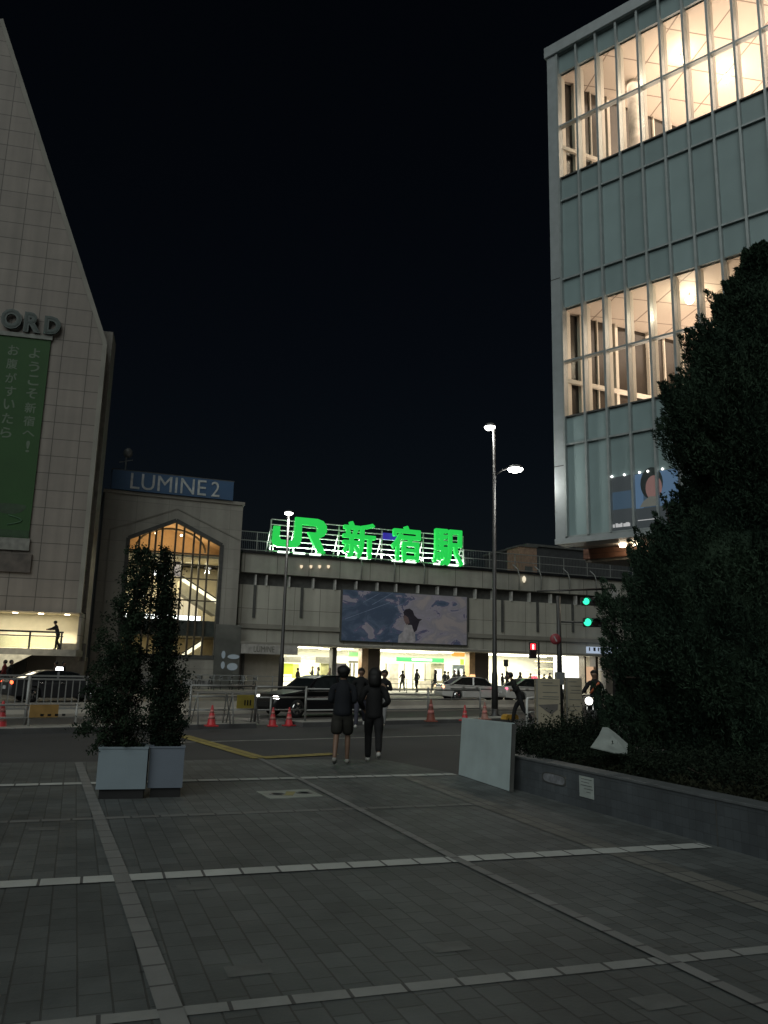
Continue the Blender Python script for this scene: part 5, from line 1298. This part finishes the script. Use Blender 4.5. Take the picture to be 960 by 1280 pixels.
# road-side white frame by the information boards and kerb piece
g_ = G(659, 912); wf = thing('white_hoop_rail', 'white painted hoop rail at the crossing left of the information boards', 'railing', (g_.x, g_.y, 0), R(60))
MB().tube([(0, 0, 0), (0, 0, .86), (.06, 0, .92), (.75, 0, .92), (.81, 0, .86), (.81, 0, 0)], .04, 10).build('hoop', m_white, wf); MB().tube([(0.02, 0, .5), (.79, 0, .5)], .022, 8).build('crossbar', m_white, wf)
g_ = G(655, 908, 0)
person((g_.x+.1, g_.y+1.2, 0), R(75), 1.66, 'dark stooping person behind the white hoop rail', BL, BL, BL, 'short', pose_walk(1.2, 'front'), lean=.5)
# crosswalk light strip between kerb and wall
band('road_marking', G(600, 926), G(664, 930), .30, .006, m_line)
band('road_marking', G(600, 940), G(650, 944), .14, .006, m_line)

# ================================================================== NEAR THINGS
# planters
PF = Frame(G(118, 1000), 14)
wA = PF.hit(181.5, 985)[0]; hP = PF.hit(150, 936)[1]
PF2x = wA+.02; wB = PF.hit(228, 980, .1)[0]-PF2x
print('planter', wA, hP, wB)
m_pl = mat('pale blue planter', (.25, .31, .35), .55, 0, .08, 2, .3, 80)
m_pl2 = mat('grey blue planter', (.16, .19, .235), .55, 0, .08, 2, .3, 80)
m_soil = mat('soil', (.02, .016, .012), .95, 0, .4, 12, .8, 40)
def planter(label, x, y, w_, d_, m):
    p = thing('planter_box', label, 'planter', PF.w(x, y, 0), PF.a, 'planter boxes on the plaza'); h = hP; tk = .035
    b = MB(); z0 = .12
    b.box(0, w_, 0, tk, z0, h); b.box(0, w_, d_-tk, d_, z0, h); b.box(0, tk, tk, d_-tk, z0, h); b.box(w_-tk, w_, tk, d_-tk, z0, h); b.box(tk, w_-tk, tk, d_-tk, z0, z0+.03)
    b.build('box', m, p); MB().box(.04, w_-.02, .03, d_-.04, 0, z0-.002).build('plinth', m_black, p)
    MB().box(tk, w_-tk, tk, d_-tk, h-.1, h-.06).build('soil', m_soil, p)
    r = MB(); r.box(-.008, w_+.008, -.008, tk+.01, h, h+.02); r.box(-.008, w_+.008, d_-tk-.01, d_+.008, h, h+.02); r.box(-.008, tk+.01, tk+.011, d_-tk-.011, h, h+.02); r.box(w_-tk-.01, w_+.008, tk+.011, d_-tk-.011, h, h+.02); r.build('rim', m, p)
    return p
planter('pale blue-grey square planter, the left and brighter of the pair', 0, 0, wA, .62, m_pl)
planter('darker blue-grey square planter, the right one of the pair', PF2x, .08, wB, .58, m_pl2)

def leaf_faces(C, size, seed=0, up=.3, long=1.6, droop=None):
    """C: Nx3 centres -> mesh of N small leaf quads"""
    r_ = np.random.default_rng(seed); n = len(C)
    d = r_.normal(size=(n, 3)); d[:, 2] += up
    if droop is not None: d += droop
    d /= np.linalg.norm(d, axis=1)[:, None]
    e = r_.normal(size=(n, 3)); e -= d*(e*d).sum(1)[:, None]; e /= np.linalg.norm(e, axis=1)[:, None]
    s = size*r_.uniform(.6, 1.4, n)[:, None]
    v = np.empty((n, 4, 3)); v[:, 0] = C-d*s*long*.5; v[:, 1] = C+e*s*.35; v[:, 2] = C+d*s*long*.5; v[:, 3] = C-e*s*.35
    me = bpy.data.meshes.new('leaves'); me.vertices.add(n*4); me.vertices.foreach_set('co', v.ravel())
    me.loops.add(n*4); me.loops.foreach_set('vertex_index', np.arange(n*4)); me.polygons.add(n)
    me.polygons.foreach_set('loop_start', np.arange(n)*4); me.polygons.foreach_set('loop_total', np.full(n, 4)); me.update(calc_edges=True)
    return me
def leaf_mat(name, c1, c2, sc_=2.2):
    m, t, b = nt(name); N, L = t.nodes, t.links
    tc = N.new('ShaderNodeTexCoord'); n1 = N.new('ShaderNodeTexNoise'); n1.inputs['Scale'].default_value = sc_; n1.inputs['Detail'].default_value = 5
    L.new(tc.outputs['Object'], n1.inputs['Vector']); cr = N.new('ShaderNodeValToRGB'); cr.color_ramp.elements[0].position = .35; cr.color_ramp.elements[0].color = (*c1, 1)
    cr.color_ramp.elements[1].position = .65; cr.color_ramp.elements[1].color = (*c2, 1); L.new(n1.outputs['Fac'], cr.inputs['Fac']); L.new(cr.outputs[0], b.inputs['Base Color'])
    b.inputs['Roughness'].default_value = .8; b.inputs['Specular IOR Level'].default_value = .12
    return m
m_bark = mat('bark', (.05, .038, .028), .9, 0, .3, 20, .8, 60)
def slim_tree(label, base, D, outline, seed, dens, m, trunk_px, gaps=.25, leaf=.026):
    """outline: list of (y, xl, xr) photo columns at distance D"""
    rr = np.random.default_rng(seed)
    root = thing('potted_tree', label, 'tree', base, 0, 'slim trees in the planters')
    pts = [P(x, y, D) for x, y in trunk_px]; pts = [Vector((p.x-base.x, 0, p.z-base.z)) for p in pts]; pts[0] = Vector((0, 0, 0))
    MB().tube(pts, [max(.006, .028*(1-i/len(pts))) for i in range(len(pts))], 8).build('trunk', m_bark, root)
    O = [(P((xl+xr)/2, y, D), (xr-xl)/2/1000*D) for y, xl, xr in outline]
    zs_ = np.array([o[0].z for o in O])[::-1]; cx = np.array([o[0].x for o in O])[::-1]-base.x; rad = np.array([o[1] for o in O])[::-1]
    C = []; br_ = MB()
    n_cl = int(dens); boughs = []
    for i in range(44):
        z = zs_[0]+(zs_[-1]-zs_[0])*(i+rr.random())/44; R_ = np.interp(z, zs_, rad); c0 = np.interp(z, zs_, cx); a = i*2.4+rr.uniform(-.5, .5); q = max(.03, R_-.10)*rr.uniform(.45, 1.05)
        boughs.append(np.array([c0+q*math.cos(a), q*math.sin(a), z-base.z]))
    bw = np.array([np.interp(b_[2]+base.z, zs_, rad)**1.3 for b_ in boughs]); bw /= bw.sum()
    for i in range(n_cl):
        z = rr.uniform(zs_[0], zs_[-1]) if rr.random() < .35 else zs_[0]+(zs_[-1]-zs_[0])*rr.random()**2.0
        R_ = np.interp(z, zs_, rad); c0 = np.interp(z, zs_, cx)
        a = rr.uniform(0, 2*PI); q = max(.02, R_-.05)*math.sqrt(rr.random())
        cc = np.array([c0+q*math.cos(a), q*math.sin(a)*.9, z-base.z])
        if rr.random() < .82:
            b_ = boughs[int(rr.choice(len(boughs), p=bw))]; cc = b_+rr.normal(size=3)*np.array([.085, .085, .10])*min(1.2, .5+R_*1.4)
            if cc[2]+base.z > zs_[-1]: cc[2] = zs_[-1]-base.z-.02
            cc[2] = max(.05, cc[2])
        sg_ = rr.uniform(.024, .050)
        k = int(rr.uniform(26, 60))
        C.append(cc+rr.normal(size=(k, 3))*sg_*np.array([1, 1, 1.15]))
        if i % 3 == 0:
            tz = max(.1, cc[2]-rr.uniform(.15, .35)); 
            # trunk x at tz
            tzs = [p.z for p in pts]; txs = [p.x for p in pts]; tx = float(np.interp(tz, tzs, txs))
            br_.tube([(tx, 0, tz), ((tx+cc[0])/2, cc[1]*.5, tz+.12), tuple(cc)], [.009, .006, .003], 5)
    br_.build('branches', m_bark, root)
    mesh_obj('crown', leaf_faces(np.concatenate(C), leaf, seed), m, root)
m_lf1 = leaf_mat('slim tree leaf', (.012, .024, .015), (.030, .048, .027), 4)
m_lf2 = leaf_mat('slim tree leaf dark', (.009, .018, .012), (.022, .036, .021), 4)
tb = PF.w(wA*.5, .31, hP-.06); D1 = tb.y
slim_tree('left potted conifer-like tree, taller and looser with gaps', tb, D1, [(686, 168, 192), (700, 158, 196), (716, 150, 198), (735, 142, 200), (757, 145, 197), (775, 126, 190), (800, 120, 190), (830, 118, 190), (850, 110, 186), (875, 104, 186), (900, 99, 184), (918, 105, 182), (937, 122, 176)], 3, 520, m_lf1, [(150, 937), (152, 880), (158, 820), (168, 760), (178, 700)])
tb2 = PF.w(PF2x+wB*.5, .36, hP-.06); D2 = tb2.y
slim_tree('right potted tree, darker and denser with a knobbly narrow top', tb2, D2, [(690, 198, 216), (703, 192, 217), (722, 194, 219), (745, 192, 221), (770, 190, 222), (800, 188, 224), (830, 184, 229), (855, 182, 234), (880, 182, 236), (905, 182, 235), (925, 184, 228), (937, 190, 220)], 8, 500, m_lf2, [(204, 937), (205, 860), (207, 780), (207, 700)])

# white panel
a_ = G(573, 969); b_ = G(637.5, 990.5); d = b_-a_; BF = Frame(a_, math.degrees(math.atan2(d.y, d.x))); L = d.length
h0 = BF.hit(575, 897)[1]; h1 = BF.hit(636.5, 903.5)[1]
wp = thing('leaning_board', 'plain pale blue-white panel standing on edge at the end of the planter wall', 'panel', a_, BF.a)
m_wp = mat('weathered white panel', (.50, .60, .61), .5, 0, .10, 2.5, .2, 60)
pn = MB(); pn.prism([(0, .01), (L, .01), (L, h1), (.02, h0)], 0, .035); o = pn.build('board', m_wp, wp, bevel=.004); o.rotation_euler.x = R(-3)
tr = MB(); tr.box(L-.012, L+.016, -.006, .046, .012, h1-.01); o = tr.build('edge_trim', m_sdark, wp); o.rotation_euler.x = R(-3)
ft = MB(); ft.bar((.3, .05, .02), (.3, .42, .02), .04); ft.bar((.3, .06, h0*.8), (.3, .40, .03), .03); ft.bar((L-.3, .05, .02), (L-.3, .42, .02), .04); ft.bar((L-.3, .06, h1*.8), (L-.3, .40, .03), .03)
ft.build('prop', m_dark, wp)

# planter wall
a_ = G(641, 986); b_ = G(962, 1077); d = b_-a_; WF = Frame(a_, math.degrees(math.atan2(d.y, d.x))); L = d.length*1.9
wh = (WF.hit(700, 960.5)[1]+WF.hit(950, 1001)[1])/2; print('wall h', wh, WF.hit(700, 960.5)[1], WF.hit(950, 1001)[1])
m_wall = tile_mat('dark granite blocks', (.090, .102, .112), (.062, .068, .074), .1, .1, .003, .0, .5, 0, .10, dirt=.25, dscale=1.2, bump=.4)
m_cope = mat('granite coping', (.12, .13, .135), .5, 0, .2, 5)
pw = thing('planter_wall', 'long low dark tiled wall of the raised planting bed', 'wall', a_, WF.a)
MB().box(0, L, 0, .25, 0, wh-.03).build('wall', m_wall, pw); MB().box(-.01, L, -.012, .27, wh-.03, wh).build('coping', m_cope, pw, bevel=.006)
MB().box(0, .25, .251, 6.5, 0, wh-.03).build('end_wall', m_wall, pw); MB().box(-.012, .27, .28, 6.5, wh-.03, wh).build('coping', m_cope, pw)
s = WF.hit(896, 1040)[0]; MB().box(s, s+.012, -.004, -.0, 0, wh-.035).build('joint', m_sdark, pw)
soil = MB().box(.27, L, .28, 6.5, 0, wh-.08).build('planting_bed_soil', m_soil, None, loc=a_, rz=WF.a); tag(soil, kind='structure')
s0, z0_ = WF.hit(680, 981); s1, z1_ = WF.hit(706, 966); 
vt = thing('wall_plate', 'worn pale oval plate recessed in the dark planter wall', 'wall plate', WF.w(s0, -.01, (z0_+z1_)/2), WF.a)  # oval metal plate set into the wall
w_ = s1-s0; hh_ = .055
el_ = [(w_/2+w_/2*(abs(math.cos(a))**.5)*math.copysign(1, math.cos(a)), hh_*(abs(math.sin(a))**.6)*math.copysign(1, math.sin(a))) for a in [2*PI*k/28 for k in range(28)]]
MB().prism(el_, 0, .009).build('plate', mat('worn plate', (.22, .23, .25), .5, 0, .35, 14), vt)
MB().prism([(w_/2+(x-w_/2)*1.12, z*1.25) for x, z in el_], .003, .0085).build('surround', m_sdark, vt)
s0, z0_ = WF.hit(725, 996); s1, z1_ = WF.hit(742, 974)
nt_ = thing('paper_notice', 'small white paper notice fixed to the dark planter wall', 'notice', WF.w(s0, -.004, z0_+.01), WF.a)
w_ = s1-s0; hh_ = z1_-z0_
MB().box(0, w_, -.003, .003, 0, hh_).build('paper', mat('notice paper', (.42, .47, .45), .6), nt_)
for k, (u0_, u1_) in enumerate(((.15, .9), (.15, .7), (.1, .9), (.35, .95), (.5, .8))): MB().box(w_*u0_, w_*u1_, -.0045, -.0035, hh_*(.86-.15*k), hh_*(.89-.15*k)).build('text_line', m_steel, nt_)

# information boards behind the shrubs
def info(label, x0, x1, ytop, Y, tri):
    a_ = P(x0, 900, Y); b_ = P(x1, 900, Y); w_ = b_.x-a_.x; h = P(x0, ytop, Y).z
    t_ = thing('information_board', label, 'information board', (a_.x, Y, .0), 0, 'information boards in the planting bed')
    MB().box(0, w_, 0, .16, 0, h).build('board', mat('beige board', (.34, .30, .22), .5, 0, .1, 3), t_, bevel=.008)
    MB().box(.0, .03, -.006, -.001, 0.02, h-.01).build('edge_strip', m_ledge, t_)
    r_ = random.Random(int(x0)); z = h-.07
    while z > .55:
        if not (tri and .82 < z < 1.2): MB().box(.05+r_.choice((0, 0, .08, .15))*w_, w_*(.98-r_.choice((.05, .1, .3))), -.005, -.001, z, z+.008).build('text_line', m_steel, t_)
        z -= r_.choice((.035, .045, .07, .11))
    if tri: MB().prism([(.03, 1.13), (w_-.04, 1.15), (w_-.05, 1.06), (w_*.6, .98), (.1, 1.08)], -.005, -.001).build('printed_map', mat('printed map grey', (.12, .11, .10), .6), t_)
info('wider beige information board with a map, left one of the two', 670.5, 701, 848, 13.6, True)
info('narrower beige information board of text lines, right one of the two', 708, 728.5, 847, 13.9, False)

# shrubs / ground cover
m_sh = leaf_mat('shrub leaf', (.009, .016, .011), (.020, .030, .018), 4)
rr = np.random.default_rng(11)
def scatter_shrub(label, cx, cy, rx, ry, h, n, seed, z0=None, m=None, leaf=.026):
    z0 = wh-.08 if z0 is None else z0; rs_ = np.random.default_rng(seed)
    nc = max(6, n//160); cen = []
    C = []
    for i in range(nc):
        a = rs_.uniform(0, 2*PI); q = math.sqrt(rs_.random())*.85; zz_ = h*(1-q*q*.8)*rs_.uniform(.45, .95)
        c_ = np.array([rx*q*math.cos(a), ry*q*math.sin(a), zz_]); C.append(c_+rs_.normal(size=(160, 3))*np.array([.11, .11, .10]))
    C = np.concatenate(C); C = C[C[:, 2] > 0]
    sh = thing('shrub', label, 'shrub', (cx, cy, z0), 0, 'low shrubs in the planting bed')
    mesh_obj('foliage', leaf_faces(C, leaf, seed), m or m_sh, sh)
    st_ = MB()
    for i in range(9):
        a = rs_.uniform(0, 2*PI); q = rs_.uniform(.2, .8); st_.tube([(0, 0, 0), (rx*q*math.cos(a)*.5, ry*q*math.sin(a)*.5, h*.3), (rx*q*math.cos(a), ry*q*math.sin(a), h*.65)], [.015, .01, .005], 5)
    st_.build('stems', m_bark, sh)
for i, (px, Y, rx, h, lb_) in enumerate(((662, 13.0, .45, .40, 'small dark shrub nearest the white panel'), (690, 12.8, .55, .50, 'dark shrub before the wider information board'), (716, 12.8, .5, .60, 'dark shrub before the narrower information board'),
                               (745, 12.6, .55, .45, 'dark shrub left of the crumpled white sheet'), (700, 11.9, .45, .26, 'low dark shrub just behind the wall plate'), (765, 11.4, .6, .15, 'low dark shrub under the crumpled white sheet'), (742, 14.5, .8, .75, 'taller dark shrub behind the white sheet, by the motorcycle'), (830, 10.4, .7, .30, 'low dark shrub at the foot of the conifer by the wall'), (900, 9.9, .8, .30, 'low dark shrub along the wall near the right photo edge'), (975, 9.4, .9, .32, 'low dark shrub at the right photo edge'))):
    q_ = P(px, 900, Y); scatter_shrub(lb_, q_.x, Y, rx, rx*.8, h, 5200, 40+i)
gc = []
u_ = rr.uniform(.4, L-.3, 26000); v_ = rr.uniform(.35, 3.2, 26000); zz_ = rr.uniform(0, .16, 26000)*rr.random(26000)**.5
gcm = mesh_obj('ground_cover', leaf_faces(np.stack([u_, v_, zz_], 1), .035, 5), leaf_mat('ground cover leaf', (.010, .014, .009), (.024, .026, .015), 3), None, WF.w(0, 0, wh-.08), WF.a)
tag(gcm, 'dark ground cover filling the raised planting bed', None, kind='stuff')
# crumpled sheet
q_ = P(758, 926, 10.75)
cs = thing('crumpled_sheet', 'crumpled pale grey-white sheet lying on the dark shrubs', 'sheet', q_, R(6))
sc_ = 10.9/1000
def S(x, y, dy=0): return ((x-758)*sc_, dy, (927-y)*sc_)
vs = [S(731, 932.5, -.22), S(748, 921, -.02), S(761, 912.5, .20), S(770, 913, .26), S(777, 919, .20), S(785, 930, .02), S(774, 939.5, -.24), S(757, 938, -.30), S(744, 935, -.30), S(760, 927, -.05), S(768, 921, .08), S(772, 930, -.10), S(756, 931, -.16), S(765, 935, -.2)]
fs = [(0, 1, 9, 12), (0, 12, 8), (8, 12, 13, 7), (1, 2, 10, 9), (2, 3, 10), (3, 4, 10), (4, 5, 11, 10), (9, 10, 11, 12), (12, 11, 13), (11, 5, 6, 13), (7, 13, 6)]
m_sheet = mat('crumpled sheet grey', (.34, .38, .36), .6, 0, .15, 5)
o = MB().add(vs, fs, False).build('sheet', m_sheet, cs)
mo = o.modifiers.new('so', 'SOLIDIFY'); mo.thickness = .012

# ================================================================== BIG CONIFER
TD = 12.3; tx_ = P(985, 850, TD).x
zO = lambda y: CAMZ+(849-y)/1020*TD*1.0
prof_ = [(.25, 2.45), (.9, 2.72), (1.5, 2.75), (2.3, 2.50), (2.95, 2.22), (3.25, 2.10), (3.5, 1.60), (4.3, 1.36), (4.9, 1.58), (5.4, 1.66), (6.0, 1.55), (6.4, 1.25), (6.8, .95), (7.3, .74), (7.9, .42), (8.3, .15), (8.5, .03)]
ph_ = np.array([p[0] for p in prof_]); pr_ = np.array([p[1] for p in prof_])
cf = thing('conifer_tree', 'big dark bushy conifer rising from the planting bed at the right', 'tree', (tx_, TD, wh-.08))
MB().tube([(0, 0, 0), (.05, 0, 2.5), (-.03, .05, 5.5), (0, 0, 8.2)], [.20, .15, .09, .02], 12).build('trunk', m_bark, cf)
lb = MB(); rr = np.random.default_rng(21); C = []; DR = []
hh_s = np.linspace(.2, 8.4, 400); cdf = np.cumsum(np.interp(hh_s, ph_, pr_)+.25); cdf /= cdf[-1]
for i in range(1500):
    h = float(np.interp(rr.random(), cdf, hh_s))
    Rr = np.interp(h, ph_, pr_); a = rr.uniform(-PI, PI)*.999
    bump_ = 1+.10*math.sin(a*3+h*1.7)+.07*math.sin(a*7-h*3.1)+.05*math.sin(a*11+h*7)
    q = Rr*bump_*(rr.uniform(.72, .98) if i % 8 else rr.uniform(.95, 1.06))
    ax = np.array([math.cos(a)*.55, math.sin(a)*.55, .85]); ax /= np.linalg.norm(ax); ln = rr.uniform(.35, .75)*(1 if h < 7 else .6)*(1 if i % 8 else 1.3); wd = rr.uniform(.10, .24)*(1 if h < 7.2 else .65)
    base = np.array([q*math.cos(a), q*math.sin(a), h])-ax*ln*.6
    n_ = 330; t = rr.random(n_)**.8; rad = wd*np.sqrt(np.maximum(0, 1-(2*t-.75)**2/1.6))*(1-t*.55)
    dr = rr.normal(size=(n_, 3)); dr -= ax*(dr@ax)[:, None]; dr /= np.linalg.norm(dr, axis=1)[:, None]
    
    C.append(base+ax*(t*ln)[:, None]+dr*(rad*rr.uniform(.55, 1.05, n_))[:, None]); DR.append(np.tile(ax*1.6, (n_, 1))+dr*.8)
    if i % 25 == 0: lb.tube([(0, 0, max(.1, h-.8)), (q*.5*math.cos(a), q*.5*math.sin(a), h-.35), tuple(base)], [.05, .03, .012], 6)
lb.build('limbs', m_bark, cf)
m_con = leaf_mat('conifer needle', (.016, .031, .021), (.040, .068, .042), 1.3)
# fill between the plumes
nf = 190000; hf = np.interp(rr.random(nf), cdf, hh_s); af = rr.uniform(-PI, PI, nf); qf = np.interp(hf, ph_, pr_)*(1+.10*np.sin(af*3+hf*1.7)+.07*np.sin(af*7-hf*3.1))*rr.uniform(.66, .90, nf)
C.append(np.stack([qf*np.cos(af), qf*np.sin(af), hf], 1)); DR.append(np.stack([np.cos(af)*.8, np.sin(af)*.8, np.ones(nf)], 1))
mesh_obj('crown', leaf_faces(np.concatenate(C), .026, 9, long=2.6, droop=np.concatenate(DR)), m_con, cf)
core = MB(); seg = 28; rings = [(h, np.interp(h, ph_, pr_)*.70) for h in np.linspace(.15, 8.0, 26)]
core.v = []; 
for h, q in rings:
    for k in range(seg):
        a = 2*PI*k/seg; b_ = q*(1+.10*math.sin(a*3+h*1.7)+.07*math.sin(a*7-h*3.1)+rr.normal()*.05); core.v.append((b_*math.cos(a), b_*math.sin(a), h+rr.normal()*.04))
for i in range(len(rings)-1):
    for k in range(seg): core.f.append([i*seg+k, i*seg+(k+1) % seg, (i+1)*seg+(k+1) % seg, (i+1)*seg+k]); core.sm.append(True)
core.f.append(list(range(seg))); core.sm.append(False); core.f.append([(len(rings)-1)*seg+k for k in range(seg)]); core.sm.append(False)
core.build('inner_foliage', m_con, cf)
# twiggy spray sticking out left of the crown
sp_ = MB(); C = []
sx0 = P(846, 672, TD-1.6)
for (x, y) in ((829, 620), (838, 628), (848, 633), (820, 652), (826, 660)):
    q_ = P(x, y, TD-1.6); v0 = Vector((sx0.x-tx_, -1.6, sx0.z-wh+.08)); v1 = Vector((q_.x-tx_, -1.6, q_.z-wh+.08)); sp_.tube([tuple(v0), tuple(v0.lerp(v1, .5)+Vector((-.03, 0, 0))), tuple(v1)], [.016, .010, .004], 5)
    for t in np.linspace(.1, 1, 26): C.append(np.array(v0.lerp(v1, t))+rr.normal(size=(7, 3))*.022)
so_ = sp_.build('spray', m_bark, cf); mesh_obj('spray_leaf', leaf_faces(np.concatenate(C), .04, 4), m_con, cf)
